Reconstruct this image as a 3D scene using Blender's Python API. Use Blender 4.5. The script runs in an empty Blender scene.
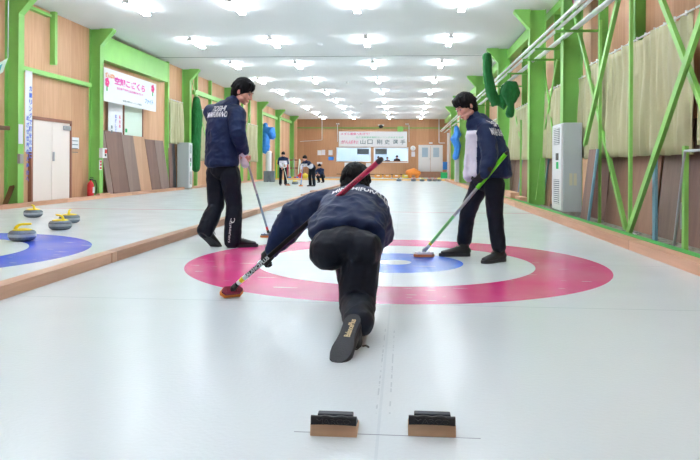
import bpy, bmesh, math, random
from mathutils import Vector, Matrix, noise
from mathutils.bvhtree import BVHTree
random.seed(7)
V = Vector
scn = bpy.context.scene
COL = scn.collection
# ------------------------------------------------------------------ camera
F, CH, YAW, ROLL, HY = 672.06, 0.868, 0.0793, 0.0055, 165.02
rgt = V((math.cos(YAW), math.sin(YAW), 0)); fwd = V((-math.sin(YAW), math.cos(YAW), 0)); upv = V((0, 0, 1))
cr, sr = math.cos(ROLL), math.sin(ROLL)
r2 = rgt * cr + upv * sr; u2 = upv * cr - rgt * sr
CAM = V((0, 0, CH))
cd = bpy.data.cameras.new('camera'); cam = bpy.data.objects.new('camera', cd); COL.objects.link(cam)
m = Matrix.Identity(4)
for i in range(3):
    m[i][0] = r2[i]; m[i][1] = u2[i]; m[i][2] = -fwd[i]; m[i][3] = CAM[i]
cam.matrix_world = m
cd.sensor_width = 36; cd.lens = F / 700 * 36; cd.shift_y = -(230 - HY) / 700; cd.clip_end = 200; cd.clip_start = .05
scn.camera = cam
scn.view_settings.view_transform = 'Standard'; scn.view_settings.look = 'None'; scn.view_settings.gamma = 1
scn.view_settings.exposure = 1.24
def ray(px, py): return fwd * F + r2 * (px - 350) + u2 * (HY - py)
def at(px, py, Y):                       # the point of the depth plane Y seen at a pixel
    d = ray(px, py); return CAM + d * (Y / d.y)
def onX(px, py, X): d = ray(px, py); return CAM + d * (X / d.x)
def onZ(px, py, z=0): d = ray(px, py); return CAM + d * ((z - CH) / d.z)
# ------------------------------------------------------------------ materials
def mat(name, col, rough=.5, metal=0, spec=.5, emit=0, alpha=None, trans=0, bump=0, bscale=30, var=0, vscale=3, stretch=(1, 1, 1), coat=0):
    m = bpy.data.materials.new(name); m.use_nodes = True
    nt = m.node_tree; b = nt.nodes['Principled BSDF']
    c = (*col, 1)
    b.inputs['Base Color'].default_value = c; b.inputs['Roughness'].default_value = rough
    b.inputs['Metallic'].default_value = metal; b.inputs['Specular IOR Level'].default_value = spec
    b.inputs['Coat Weight'].default_value = coat
    if trans: b.inputs['Transmission Weight'].default_value = trans
    if emit:
        b.inputs['Emission Color'].default_value = c; b.inputs['Emission Strength'].default_value = emit
    if bump or var:
        tc = nt.nodes.new('ShaderNodeTexCoord'); mp = nt.nodes.new('ShaderNodeMapping'); mp.inputs['Scale'].default_value = stretch
        nt.links.new(tc.outputs['Object'], mp.inputs['Vector'])
    if var:
        n = nt.nodes.new('ShaderNodeTexNoise'); n.inputs['Scale'].default_value = vscale; n.inputs['Detail'].default_value = 4
        nt.links.new(mp.outputs[0], n.inputs['Vector'])
        mr = nt.nodes.new('ShaderNodeMapRange'); mr.inputs['From Min'].default_value = .25; mr.inputs['From Max'].default_value = .75
        mr.inputs['To Min'].default_value = 1 - var; mr.inputs['To Max'].default_value = 1 + var
        nt.links.new(n.outputs['Fac'], mr.inputs['Value'])
        vm = nt.nodes.new('ShaderNodeVectorMath'); vm.operation = 'SCALE'; vm.inputs[0].default_value = col
        nt.links.new(mr.outputs[0], vm.inputs['Scale']); nt.links.new(vm.outputs[0], b.inputs['Base Color'])
    if bump:
        n2 = nt.nodes.new('ShaderNodeTexNoise'); n2.inputs['Scale'].default_value = bscale; n2.inputs['Detail'].default_value = 3
        nt.links.new(mp.outputs[0], n2.inputs['Vector'])
        bp = nt.nodes.new('ShaderNodeBump'); bp.inputs['Strength'].default_value = bump; bp.inputs['Distance'].default_value = .01
        nt.links.new(n2.outputs['Fac'], bp.inputs['Height']); nt.links.new(bp.outputs[0], b.inputs['Normal'])
    return m
def wood(name, c1, c2, axis='z', board=.3, run='y', rough=.55, seam=.25, spec=.3):
    """plywood or boards: grain along one axis, boards of differing tone side by side along another"""
    m = bpy.data.materials.new(name); m.use_nodes = True; nt = m.node_tree; N = nt.nodes; L = nt.links
    b = N['Principled BSDF']; b.inputs['Roughness'].default_value = rough; b.inputs['Specular IOR Level'].default_value = spec
    tc = N.new('ShaderNodeTexCoord'); mp = N.new('ShaderNodeMapping'); L.new(tc.outputs['Object'], mp.inputs['Vector'])
    s = {'x': (1, 14, 14), 'y': (14, 1, 14), 'z': (14, 14, 1)}[axis]; mp.inputs['Scale'].default_value = s
    n = N.new('ShaderNodeTexNoise'); n.inputs['Scale'].default_value = 1.3; n.inputs['Detail'].default_value = 5; n.inputs['Distortion'].default_value = .6
    L.new(mp.outputs[0], n.inputs['Vector'])
    sep = N.new('ShaderNodeSeparateXYZ'); L.new(tc.outputs['Object'], sep.inputs[0])
    dv = N.new('ShaderNodeMath'); dv.operation = 'DIVIDE'; dv.inputs[1].default_value = board; L.new(sep.outputs[run.upper()], dv.inputs[0])
    fl = N.new('ShaderNodeMath'); fl.operation = 'FLOOR'; L.new(dv.outputs[0], fl.inputs[0])
    wn = N.new('ShaderNodeTexWhiteNoise'); wn.noise_dimensions = '1D'; L.new(fl.outputs[0], wn.inputs['W'])
    ad = N.new('ShaderNodeMath'); ad.operation = 'MULTIPLY_ADD'; ad.inputs[1].default_value = .55
    L.new(wn.outputs['Value'], ad.inputs[0]); 
    mu = N.new('ShaderNodeMath'); mu.operation = 'MULTIPLY_ADD'; mu.inputs[1].default_value = .9; mu.inputs[2].default_value = -.25
    L.new(n.outputs['Fac'], mu.inputs[0]); L.new(mu.outputs[0], ad.inputs[2])
    mx = N.new('ShaderNodeMix'); mx.data_type = 'RGBA'; mx.inputs['A'].default_value = (*c1, 1); mx.inputs['B'].default_value = (*c2, 1)
    L.new(ad.outputs[0], mx.inputs['Factor'])
    fr = N.new('ShaderNodeMath'); fr.operation = 'FRACT'; L.new(dv.outputs[0], fr.inputs[0])
    lt = N.new('ShaderNodeMath'); lt.operation = 'LESS_THAN'; lt.inputs[1].default_value = .012 / board; L.new(fr.outputs[0], lt.inputs[0])
    sm = N.new('ShaderNodeMath'); sm.operation = 'MULTIPLY'; sm.inputs[1].default_value = seam; L.new(lt.outputs[0], sm.inputs[0])
    m2 = N.new('ShaderNodeMix'); m2.data_type = 'RGBA'; m2.inputs['B'].default_value = (*[c * .4 for c in c1], 1)
    L.new(sm.outputs[0], m2.inputs['Factor']); L.new(mx.outputs['Result'], m2.inputs['A']); L.new(m2.outputs['Result'], b.inputs['Base Color'])
    return m
def lin(r, g, b):
    f = lambda c: (c / 255 / 12.92) if c / 255 <= .04045 else ((c / 255 + .055) / 1.055) ** 2.4
    return (f(r), f(g), f(b))
M = {}
M['green'] = mat('green_paint', lin(138, 202, 100), .4, var=.06)
M['green_dark'] = mat('green_paint_deep', lin(104, 172, 74), .45, var=.08)
M['wall_wood'] = wood('plywood_wall', lin(228, 184, 148), lin(188, 134, 98), 'z', .61, 'y')
M['far_wood'] = wood('far_wall_boards', lin(206, 160, 122), lin(176, 124, 88), 'z', .91, 'x')
M['curb_wood'] = wood('curb_wood', lin(226, 178, 150), lin(186, 138, 110), 'y', 3.6, 'y', seam=.6)
M['curb_worn'] = wood('worn_curb_wood', lin(214, 176, 150), lin(150, 112, 88), 'y', 2.9, 'y', seam=.6)
M['board_brown'] = wood('brown_board', lin(140, 108, 96), lin(104, 78, 70), 'z', 1.2, 'y', seam=0)
M['board_mid'] = wood('mid_board', lin(170, 130, 108), lin(136, 100, 82), 'z', 1.2, 'y', seam=0)
M['board_light'] = wood('light_board', lin(206, 164, 134), lin(176, 134, 104), 'z', 1.2, 'y', seam=0)
M['board_grey'] = wood('grey_board', lin(150, 126, 116), lin(118, 98, 90), 'z', 1.2, 'y', seam=0)
M['plank_dark'] = wood('dark_plank', lin(120, 92, 60), lin(86, 62, 40), 'z', .5, 'x', seam=0)
M['blue_edge'] = mat('blue_painted_edge', lin(110, 158, 176), .5)
M['ceil'] = mat('ceiling_paint', (.83, .845, .86), .8, var=.02, vscale=.7)
M['white'] = mat('white_paint', (.82, .83, .84), .4)
M['white_gloss'] = mat('white_enamel', (.8, .84, .84), .3)
M['cream'] = mat('cream_door_paint', lin(250, 236, 228), .5)
M['frame_brown'] = mat('red_brown_frame', lin(150, 96, 76), .5)
M['paper'] = mat('white_paper', (.86, .86, .88), .7)
M['curtain'] = mat('beige_curtain', lin(186, 182, 144), .55, spec=.4, var=.06, vscale=6, stretch=(1, 1, .2), bump=.1)
M['ac_grey'] = mat('ac_pale_grey', lin(200, 210, 212), .45)
M['ac_dark'] = mat('ac_grille_dark', lin(110, 120, 126), .5)
M['black'] = mat('black_plastic', (.012, .012, .014), .4)
M['rubber'] = mat('black_rubber', (.012, .013, .018), .55, bump=.3, bscale=120)
M['steel'] = mat('galvanised_steel', (.42, .45, .5), .35, .8)
M['chrome'] = mat('chrome', (.7, .7, .72), .15, 1)
M['navy'] = mat('navy_jacket_cloth', (.008, .020, .072), .5, spec=.22, bump=.12, bscale=90, var=.12, vscale=5)
M['navy_pants'] = mat('dark_navy_trouser_cloth', (.004, .007, .016), .55, spec=.2, bump=.12, bscale=90, var=.1, vscale=5)
M['navy_cuff'] = mat('navy_trouser_shin', (.006, .011, .028), .5, spec=.2, bump=.1, bscale=90)
M['jacket_white'] = mat('white_jacket_panel', (.78, .76, .84), .5, bump=.08, bscale=60)
M['skin'] = mat('skin', lin(224, 168, 148), .5, spec=.35, var=.05, vscale=14)
M['lips'] = mat('lips', lin(190, 118, 108), .5)
M['hair'] = mat('black_hair', (.004, .004, .006), .55, spec=.2, bump=.6, bscale=70, stretch=(3, 3, .6))
M['eye_white'] = mat('eye_white', (.5, .46, .44), .3)
M['iris'] = mat('dark_iris', (.01, .006, .004), .15)
M['shoe'] = mat('black_shoe', (.01, .01, .013), .5, bump=.1, bscale=60)
M['sole'] = mat('shoe_sole_rubber', (.022, .025, .032), .6, bump=.25, bscale=160)
M['glove'] = mat('black_glove', (.006, .006, .009), .7, bump=.3, bscale=80)
M['letter'] = mat('white_lettering', (.82, .84, .88), .5)
M['gold'] = mat('pale_gold_lettering', lin(226, 206, 160), .4)
M['granite'] = mat('grey_granite', lin(98, 110, 122), .25, var=.35, vscale=60, spec=.5)
M['granite_band'] = mat('granite_striking_band', lin(150, 160, 168), .6, var=.12, vscale=60)
M['yellow'] = mat('yellow_handle_plastic', lin(240, 214, 20), .35)
M['red_handle'] = mat('red_handle_plastic', lin(206, 50, 60), .35)
M['red_shaft'] = mat('red_shaft', lin(196, 28, 76), .28, coat=.4)
M['black_shaft'] = mat('black_shaft', (.004, .004, .005), .5, spec=.15)
M['maroon'] = mat('maroon_brush_plate', lin(132, 16, 50), .35, var=.2, vscale=30)
M['orange'] = mat('orange_pad', lin(236, 140, 50), .6)
M['orange_brown'] = mat('orange_brown_pad', lin(206, 120, 66), .6)
M['blue_shaft'] = mat('grey_blue_shaft', lin(120, 132, 150), .3, .4)
M['lime'] = mat('lime_handle', lin(110, 214, 20), .35)
M['green_shaft'] = mat('soft_green_shaft', lin(120, 190, 110), .35)
M['silver_shaft'] = mat('silver_shaft', (.42, .41, .42), .3, .5)
M['net_green'] = mat('green_net', lin(14, 104, 44), .8, bump=.9, bscale=60, var=.25, vscale=20, stretch=(1, 1, .15))
M['blue_plastic'] = mat('blue_sheet', lin(44, 132, 220), .35, bump=.6, bscale=12)
M['red_sign'] = mat('red_paint', lin(206, 30, 40), .4)
M['pink_ink'] = mat('pink_ink', lin(240, 96, 190), .7)
M['deep_pink'] = mat('deep_pink_ink', lin(230, 70, 140), .7)
M['orange_ink'] = mat('orange_ink', lin(244, 160, 110), .7)
M['green_ink'] = mat('green_ink', lin(130, 206, 170), .7)
M['leaf_ink'] = mat('leaf_green_ink', lin(40, 190, 110), .7)
M['blue_ink'] = mat('blue_ink', lin(90, 120, 220), .7)
M['lblue_ink'] = mat('light_blue_ink', lin(130, 180, 250), .7)
M['slate_ink'] = mat('slate_ink', lin(80, 110, 118), .7)
M['red_shade'] = mat('tape_red', lin(210, 60, 60), .5)
M['tape_green'] = mat('green_tape', lin(66, 180, 76), .5)
M['tape_orange'] = mat('orange_band', lin(240, 190, 120), .6)
M['rubble'] = mat('grey_rubble', lin(160, 156, 148), .9, var=.35, vscale=14, bump=.8, bscale=25)
M['hack_wood'] = mat('hack_wood', lin(212, 180, 150), .6, var=.12, vscale=8, stretch=(1, 8, 8))
M['glassy'] = mat('window_glass', (.9, .95, 1), .05, trans=1, spec=.5)
M['room_blue'] = mat('office_wall', lin(206, 226, 244), .7)
M['pane_blue'] = mat('door_pane', lin(176, 200, 216), .15)
M['lamp'] = mat('fluorescent_tube', (.86, .94, 1.0), .5, emit=34)
M['dark_blind'] = mat('dark_shade', lin(120, 140, 150), .6)
M['mint'] = mat('pale_mint_paint', lin(228, 246, 230), .5)
M['box_orange'] = mat('orange_crate', lin(226, 160, 66), .5)
M['box_yellow'] = mat('yellow_crate', lin(226, 206, 60), .5)
M['tarp_orange'] = mat('orange_tarp', lin(232, 140, 50), .5, bump=.8, bscale=14)
# ------------------------------------------------------------------ tagging
def tag(o, label=None, cat=None, group=None, kind=None):
    if label: o['label'] = label
    if cat: o['category'] = cat
    if group: o['group'] = group
    if kind: o['kind'] = kind
    return o
def thing(name, label, cat, loc=(0, 0, 0), group=None, rz=0):
    o = bpy.data.objects.new(name, None); COL.objects.link(o); o.location = loc; o.rotation_euler = (0, 0, rz); o.empty_display_size = .1
    return tag(o, label, cat, group)
def link(name, me, parent=None, kind=None, off=None):
    o = bpy.data.objects.new(name, me); COL.objects.link(o)
    if parent: o.parent = parent
    if off is not None: o.location = off
    if kind: o['kind'] = kind
    return o
def kids(o): return [c for c in bpy.data.objects if c.parent == o]
def copy_tree(o, parent=None):
    c = o.copy(); COL.objects.link(c)
    if parent: c.parent = parent
    for ch in kids(o): copy_tree(ch, c)
    return c
# ------------------------------------------------------------------ mesh builder
class MB:
    def __init__(s): s.v = []; s.f = []; s.mi = []; s.cur = 0
    def add(s, vs, fs):
        k = len(s.v); s.v += [tuple(v) for v in vs]; s.f += [tuple(i + k for i in f) for f in fs]; s.mi += [s.cur] * len(fs); return s
    def box(s, x0, x1, y0, y1, z0, z1):
        vs = [(x, y, z) for x in (x0, x1) for y in (y0, y1) for z in (z0, z1)]
        return s.add(vs, [(0, 1, 3, 2), (4, 6, 7, 5), (0, 4, 5, 1), (2, 3, 7, 6), (0, 2, 6, 4), (1, 5, 7, 3)])
    def hexa(s, q0, q1):                  # two quads facing one another
        return s.add(list(q0) + list(q1), [(0, 3, 2, 1), (4, 5, 6, 7), (0, 1, 5, 4), (1, 2, 6, 5), (2, 3, 7, 6), (3, 0, 4, 7)])
    def bar(s, p0, p1, w, h, side=None):  # box-section bar between points
        p0, p1 = V(p0), V(p1); d = (p1 - p0).normalized(); side = V(side) if side else (V((0, 0, 1)) if abs(d.z) < .9 else V((1, 0, 0)))
        a = d.cross(side).normalized() * w / 2; b = a.cross(d).normalized() * h / 2
        return s.hexa([p0 - a - b, p0 + a - b, p0 + a + b, p0 - a + b], [p1 - a - b, p1 + a - b, p1 + a + b, p1 - a + b])
    def loft(s, pts, rad, side=None, seg=14, caps=True, cq=1.0):
        pts = [V(p) for p in pts]; rad = [(r, r) if not isinstance(r, (tuple, list)) else r for r in rad]
        P, R, T = [], [], []
        n = len(pts)
        tan = [((pts[min(i + 1, n - 1)] - pts[max(i - 1, 0)]).normalized()) for i in range(n)]
        if caps:
            d = tan[0]; q = min(rad[0]) * cq
            for t in (.02, .38, .71, .92): P.append(pts[0] - d * q * math.sqrt(max(0, 1 - t * t))); R.append((rad[0][0] * t, rad[0][1] * t)); T.append(d)
        for i in range(n): P.append(pts[i]); R.append(rad[i]); T.append(tan[i])
        if caps:
            d = tan[-1]; q = min(rad[-1])
            for t in (.92, .71, .38, .02): P.append(pts[-1] + d * q * math.sqrt(max(0, 1 - t * t))); R.append((rad[-1][0] * t, rad[-1][1] * t)); T.append(d)
        if side is None: side = V((1, 0, 0)) if abs(tan[0].x) < .8 else V((0, 1, 0))
        side = V(side); vs = []; fs = []
        prev = side
        for p, r, t in zip(P, R, T):
            a = prev - t * prev.dot(t)
            a = a.normalized() if a.length > 1e-4 else prev
            b = t.cross(a).normalized(); prev = a
            for k in range(seg):
                an = 2 * math.pi * k / seg; vs.append(p + a * math.cos(an) * r[0] + b * math.sin(an) * r[1])
        for i in range(len(P) - 1):
            for k in range(seg):
                k2 = (k + 1) % seg; fs.append((i * seg + k, i * seg + k2, (i + 1) * seg + k2, (i + 1) * seg + k))
        fs.append(tuple(reversed(range(seg)))); fs.append(tuple(range((len(P) - 1) * seg, len(P) * seg)))
        return s.add(vs, fs)
    def tube(s, pts, r, seg=10): return s.loft(pts, [r] * len(pts), seg=seg, caps=False)
    def ell(s, c, r, ax=None, seg=16):    # ellipsoid; ax = 3 axes
        c = V(c); ax = ax or (V((1, 0, 0)), V((0, 1, 0)), V((0, 0, 1)))
        vs = []; fs = []; rings = seg // 2
        for i in range(rings + 1):
            th = math.pi * (i + .0) / rings; th = min(max(th, .02), math.pi - .02)
            for k in range(seg):
                ph = 2 * math.pi * k / seg
                vs.append(c + ax[0] * r[0] * math.sin(th) * math.cos(ph) + ax[1] * r[1] * math.sin(th) * math.sin(ph) + ax[2] * r[2] * math.cos(th))
        for i in range(rings):
            for k in range(seg):
                k2 = (k + 1) % seg; fs.append((i * seg + k, (i + 1) * seg + k, (i + 1) * seg + k2, i * seg + k2))
        fs.append(tuple(range(seg))); fs.append(tuple(reversed(range(rings * seg, rings * seg + seg))))
        return s.add(vs, fs)
    def lathe(s, prof, seg=32, c=(0, 0, 0)):   # (r, z) profile round z
        vs = []; fs = []; c = V(c)
        for r, z in prof:
            for k in range(seg):
                a = 2 * math.pi * k / seg; vs.append(c + V((r * math.cos(a), r * math.sin(a), z)))
        for i in range(len(prof) - 1):
            for k in range(seg):
                k2 = (k + 1) % seg; fs.append((i * seg + k, i * seg + k2, (i + 1) * seg + k2, (i + 1) * seg + k))
        fs.append(tuple(reversed(range(seg)))); fs.append(tuple(range((len(prof) - 1) * seg, len(prof) * seg)))
        return s.add(vs, fs)
    def mesh(s, name, mats, smooth=None, org=None, bevel=0):
        me = bpy.data.meshes.new(name); o = V(org) if org is not None else V((0, 0, 0))
        me.from_pydata([V(v) - o for v in s.v], [], s.f)
        for m_ in (mats if isinstance(mats, (list, tuple)) else [mats]): me.materials.append(m_)
        me.polygons.foreach_set('material_index', s.mi)
        bm = bmesh.new(); bm.from_mesh(me); bmesh.ops.recalc_face_normals(bm, faces=bm.faces)
        if bevel: bmesh.ops.bevel(bm, geom=list(bm.edges), offset=bevel, segments=2, affect='EDGES', profile=.6)
        bm.to_mesh(me); bm.free()
        if smooth:
            me.polygons.foreach_set('use_smooth', [True] * len(me.polygons)); me.set_sharp_from_angle(angle=math.radians(smooth))
        me.update(); return me
    def build(s, name, mats, parent=None, smooth=None, org=None, bevel=0, kind=None):
        if parent is not None and org is None: org = parent_world(parent)
        return link(name, s.mesh(name, mats, smooth, org, bevel), parent, kind)
    def put(s, name, mats, label, cat, loc, group=None, smooth=None, bevel=0, kind=None):   # a thing that is one mesh
        o = link(name, s.mesh(name, mats, smooth, loc, bevel), None, kind, loc); return tag(o, label, cat, group)
def remeshed(mb, name, mats, voxel=.006, sm=2, org=(0, 0, 0), fold=0, fscale=9, fstretch=(1, 1, 1), pick=None):
    """grow ONE continuous skin over overlapping solids"""
    me = mb.mesh(name + '_raw', mats)
    o = bpy.data.objects.new('tmp', me); COL.objects.link(o)
    r = o.modifiers.new('r', 'REMESH'); r.mode = 'VOXEL'; r.voxel_size = voxel; r.adaptivity = 0
    if sm:
        s_ = o.modifiers.new('s', 'SMOOTH'); s_.iterations = sm; s_.factor = .5
    dg = bpy.context.evaluated_depsgraph_get(); dg.update()
    me2 = bpy.data.meshes.new_from_object(o.evaluated_get(dg)); me2.name = name
    bpy.data.objects.remove(o); bpy.data.meshes.remove(me)
    org = V(org)
    if fold:
        nn = [v.normal.copy() for v in me2.vertices]
        for v, n in zip(me2.vertices, nn):
            p = V((v.co.x * fstretch[0], v.co.y * fstretch[1], v.co.z * fstretch[2])) * fscale
            a = noise.noise(p); b = noise.noise(p * 2.3 + V((7, 1, 3)))
            d = (.5 - abs(a)) * .9 + (.3 - abs(b)) * .5
            v.co += n * d * fold
    for v in me2.vertices: v.co -= org
    me2.polygons.foreach_set('use_smooth', [True] * len(me2.polygons))
    if isinstance(mats, (list, tuple)):
        while len(me2.materials) < len(mats): me2.materials.append(mats[len(me2.materials)])
        if pick:
            for p in me2.polygons: p.material_index = pick(p.center + org)
    me2.update(); return me2
def text_mesh(body, width=None, height=None, extrude=.0, spacing=1.0, offset=0):
    cu = bpy.data.curves.new('txt', 'FONT'); cu.body = body; cu.align_x = 'CENTER'; cu.align_y = 'CENTER'; cu.size = 1
    cu.extrude = 0; cu.space_character = spacing; cu.resolution_u = 3; cu.offset = offset
    o = bpy.data.objects.new('txt', cu); COL.objects.link(o)
    dg = bpy.context.evaluated_depsgraph_get(); dg.update()
    me = bpy.data.meshes.new_from_object(o.evaluated_get(dg)); bpy.data.objects.remove(o)
    xs = [v.co.x for v in me.vertices] or [0]; ys = [v.co.y for v in me.vertices] or [0]
    cx, cy = (max(xs) + min(xs)) / 2, (max(ys) + min(ys)) / 2; w, h = max(max(xs) - min(xs), 1e-3), max(max(ys) - min(ys), 1e-3)
    sx = width / w if width else (height / h); sy = height / h if height else sx
    for v in me.vertices: v.co = V(((v.co.x - cx) * sx, (v.co.y - cy) * sy, 0))
    return me
def lettering(name, body, c, ax, ay, mt, parent, width=None, height=None, spacing=1.0, offset=0, sub=0, thick=.0015):
    """flat letters standing at c, reading along ax with ay up, a hair proud of the surface"""
    me = text_mesh(body, width, height, spacing=spacing, offset=offset); ax, ay = V(ax).normalized(), V(ay).normalized(); c = V(c)
    org = parent_world(parent) if parent else V((0, 0, 0))
    for v in me.vertices: v.co = c + ax * v.co.x + ay * v.co.y - org
    n = ax.cross(ay).normalized()
    bm = bmesh.new(); bm.from_mesh(me)
    for f in bm.faces: f.smooth = False
    g = bmesh.ops.extrude_face_region(bm, geom=list(bm.faces))
    for e in g['geom']:
        if isinstance(e, bmesh.types.BMVert): e.co += n * thick
    bm.to_mesh(me); bm.free(); me.materials.clear(); me.materials.append(mt)
    return link(name, me, parent)
def parent_world(p):
    o = V((0, 0, 0))
    while p: o += p.location; p = p.parent
    return o
def wrap_lettering(name, body, c, ax, ay, mt, parent, bvh, width, height, spacing=1.0, arc=0, offset=0):
    me = text_mesh(body, width, height, spacing=spacing, offset=offset); ax, ay = V(ax).normalized(), V(ay).normalized(); n = ax.cross(ay).normalized()
    bm = bmesh.new(); bm.from_mesh(me); bmesh.ops.triangulate(bm, faces=bm.faces)
    bmesh.ops.subdivide_edges(bm, edges=bm.edges, cuts=1, use_grid_fill=True)
    org = parent_world(parent)
    for v in bm.verts:
        x, y = v.co.x, v.co.y + arc * (v.co.x / (width / 2)) ** 2
        p = V(c) + ax * x + ay * y + n * .4
        h = bvh.ray_cast(p, -n)
        if not h[0]:
            q = bvh.find_nearest(V(c) + ax * x + ay * y + n * .15); h = (q[0], q[1])
        v.co = h[0] + n * .0045 - org
    bm.to_mesh(me); bm.free(); me.materials.clear(); me.materials.append(mt)
    return link(name, me, parent)
# ================================================================== THE HALL
ZC = 4.22; XL, XR = -7.8, 3.3; YB, YF = -3.2, 49.0
CX, CY = -0.077, 6.04            # tee of the near sheet
LX, LY = -4.963, 6.15            # tee of the sheet on the left
def ice_material():
    m = bpy.data.materials.new('painted_ice'); m.use_nodes = True; nt = m.node_tree; N = nt.nodes; L = nt.links; b = N['Principled BSDF']
    def mth(op, a, c=None, d=None):
        n = N.new('ShaderNodeMath'); n.operation = op
        for i, x in enumerate((a, c, d)):
            if x is None: continue
            if isinstance(x, (int, float)): n.inputs[i].default_value = x
            else: L.new(x, n.inputs[i])
        return n.outputs[0]
    tc = N.new('ShaderNodeTexCoord'); sp = N.new('ShaderNodeSeparateXYZ'); L.new(tc.outputs['Object'], sp.inputs[0]); X, Y = sp.outputs['X'], sp.outputs['Y']
    def noise_(scale, st=(1, 1, 1), det=3):
        mp = N.new('ShaderNodeMapping'); mp.inputs['Scale'].default_value = st; L.new(tc.outputs['Object'], mp.inputs['Vector'])
        n = N.new('ShaderNodeTexNoise'); n.inputs['Scale'].default_value = scale; n.inputs['Detail'].default_value = det; L.new(mp.outputs[0], n.inputs['Vector']); return n.outputs['Fac']
    def dist(cx, cy): return mth('SQRT', mth('ADD', mth('POWER', mth('ABSOLUTE', mth('SUBTRACT', X, cx)), 2), mth('POWER', mth('ABSOLUTE', mth('SUBTRACT', Y, cy)), 2)))
    def band(v, lo, hi): return mth('MULTIPLY', mth('GREATER_THAN', v, lo), mth('LESS_THAN', v, hi))
    def line(v, c, w): return mth('LESS_THAN', mth('ABSOLUTE', mth('SUBTRACT', v, c)), w / 2)
    base = N.new('ShaderNodeMix'); base.data_type = 'RGBA'; base.inputs['A'].default_value = (.75, .83, .87, 1); base.inputs['B'].default_value = (.80, .875, .90, 1)
    L.new(noise_(.8, (1, .4, 1)), base.inputs['Factor']); cur = base.outputs['Result']
    def over(mask, col):
        nonlocal cur
        x = N.new('ShaderNodeMix'); x.data_type = 'RGBA'; x.inputs['B'].default_value = (*col, 1); L.new(mask, x.inputs['Factor']); L.new(cur, x.inputs['A']); cur = x.outputs['Result']
    d1, d2 = dist(CX, CY), dist(LX, LY)
    wear = mth('SUBTRACT', 1.0, mth('MULTIPLY', mth('GREATER_THAN', noise_(3.2, (1, 7, 1), 2), .69), .55))   # scraped ice lying over the paint
    frost = mth('MULTIPLY_ADD', noise_(1.1), .3, .80)
    k = mth('MULTIPLY', wear, frost)
    near = mth('GREATER_THAN', X, -2.5); far_ = mth('LESS_THAN', X, -2.6)
    over(mth('MULTIPLY', mth('MULTIPLY', line(X, CX, .01), near), .14), lin(150, 176, 190))
    over(mth('MULTIPLY', line(Y, CY, .02), .25), lin(140, 170, 186))
    over(mth('MULTIPLY', line(Y, 4.21, .012), .4), lin(140, 170, 176))
    over(mth('MULTIPLY', band(d1, 1.22, 1.83), k), lin(214, 44, 126)); over(mth('MULTIPLY', band(d1, .152, .61), k), lin(50, 112, 224))
    over(mth('MULTIPLY', band(d2, 1.22, 1.83), k), lin(42, 82, 226)); over(mth('MULTIPLY', band(d2, .152, .61), k), lin(214, 44, 126))
    over(mth('MULTIPLY', line(Y, 12.5, .10), .55), lin(224, 110, 130))
    over(mth('MULTIPLY', line(Y, 36.0, .10), .4), lin(224, 110, 130))
    over(mth('MULTIPLY', mth('MULTIPLY', line(Y, 2.165, .006), band(X, -.35, .25)), .75), lin(120, 130, 150))
    for dx in (-.035, .012):           # the two thin runner lines left on the ice in front of the hacks
        over(mth('MULTIPLY', mth('MULTIPLY', mth('MULTIPLY', line(X, -.055 + dx, .006), band(Y, 2.35, 3.6)), mth('GREATER_THAN', noise_(9, (1, 2, 1)), .5)), .3), lin(130, 150, 165))
    L.new(cur, b.inputs['Base Color']); b.inputs['Specular IOR Level'].default_value = .45; b.inputs['IOR'].default_value = 1.33
    ro = mth('MULTIPLY_ADD', noise_(2.0), .12, .16); L.new(ro, b.inputs['Roughness'])
    bp = N.new('ShaderNodeBump'); bp.inputs['Strength'].default_value = .22; bp.inputs['Distance'].default_value = .004
    L.new(noise_(55, (1, 1, 1), 2), bp.inputs['Height']); L.new(bp.outputs[0], b.inputs['Normal'])
    return m
MB().box(XL - .1, XR + .1, YB - .1, YF + 3.2, -.12, 0).build('floor', ice_material(), kind='structure')
MB().box(XL - .1, XR + .1, YB - .1, YF + 3.2, ZC, ZC + .1).build('ceiling', M['ceil'], kind='structure')
MB().box(XL - .12, XL, YB, YF + .1, 0, ZC).build('wall_left', M['wall_wood'], kind='structure')
MB().box(XR, XR + .12, YB, YF + .1, 0, ZC).build('wall_right', M['wall_wood'], kind='structure')
MB().box(XL, XR, YB - .12, YB, 0, ZC).build('wall_behind', M['far_wood'], kind='structure')
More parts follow.
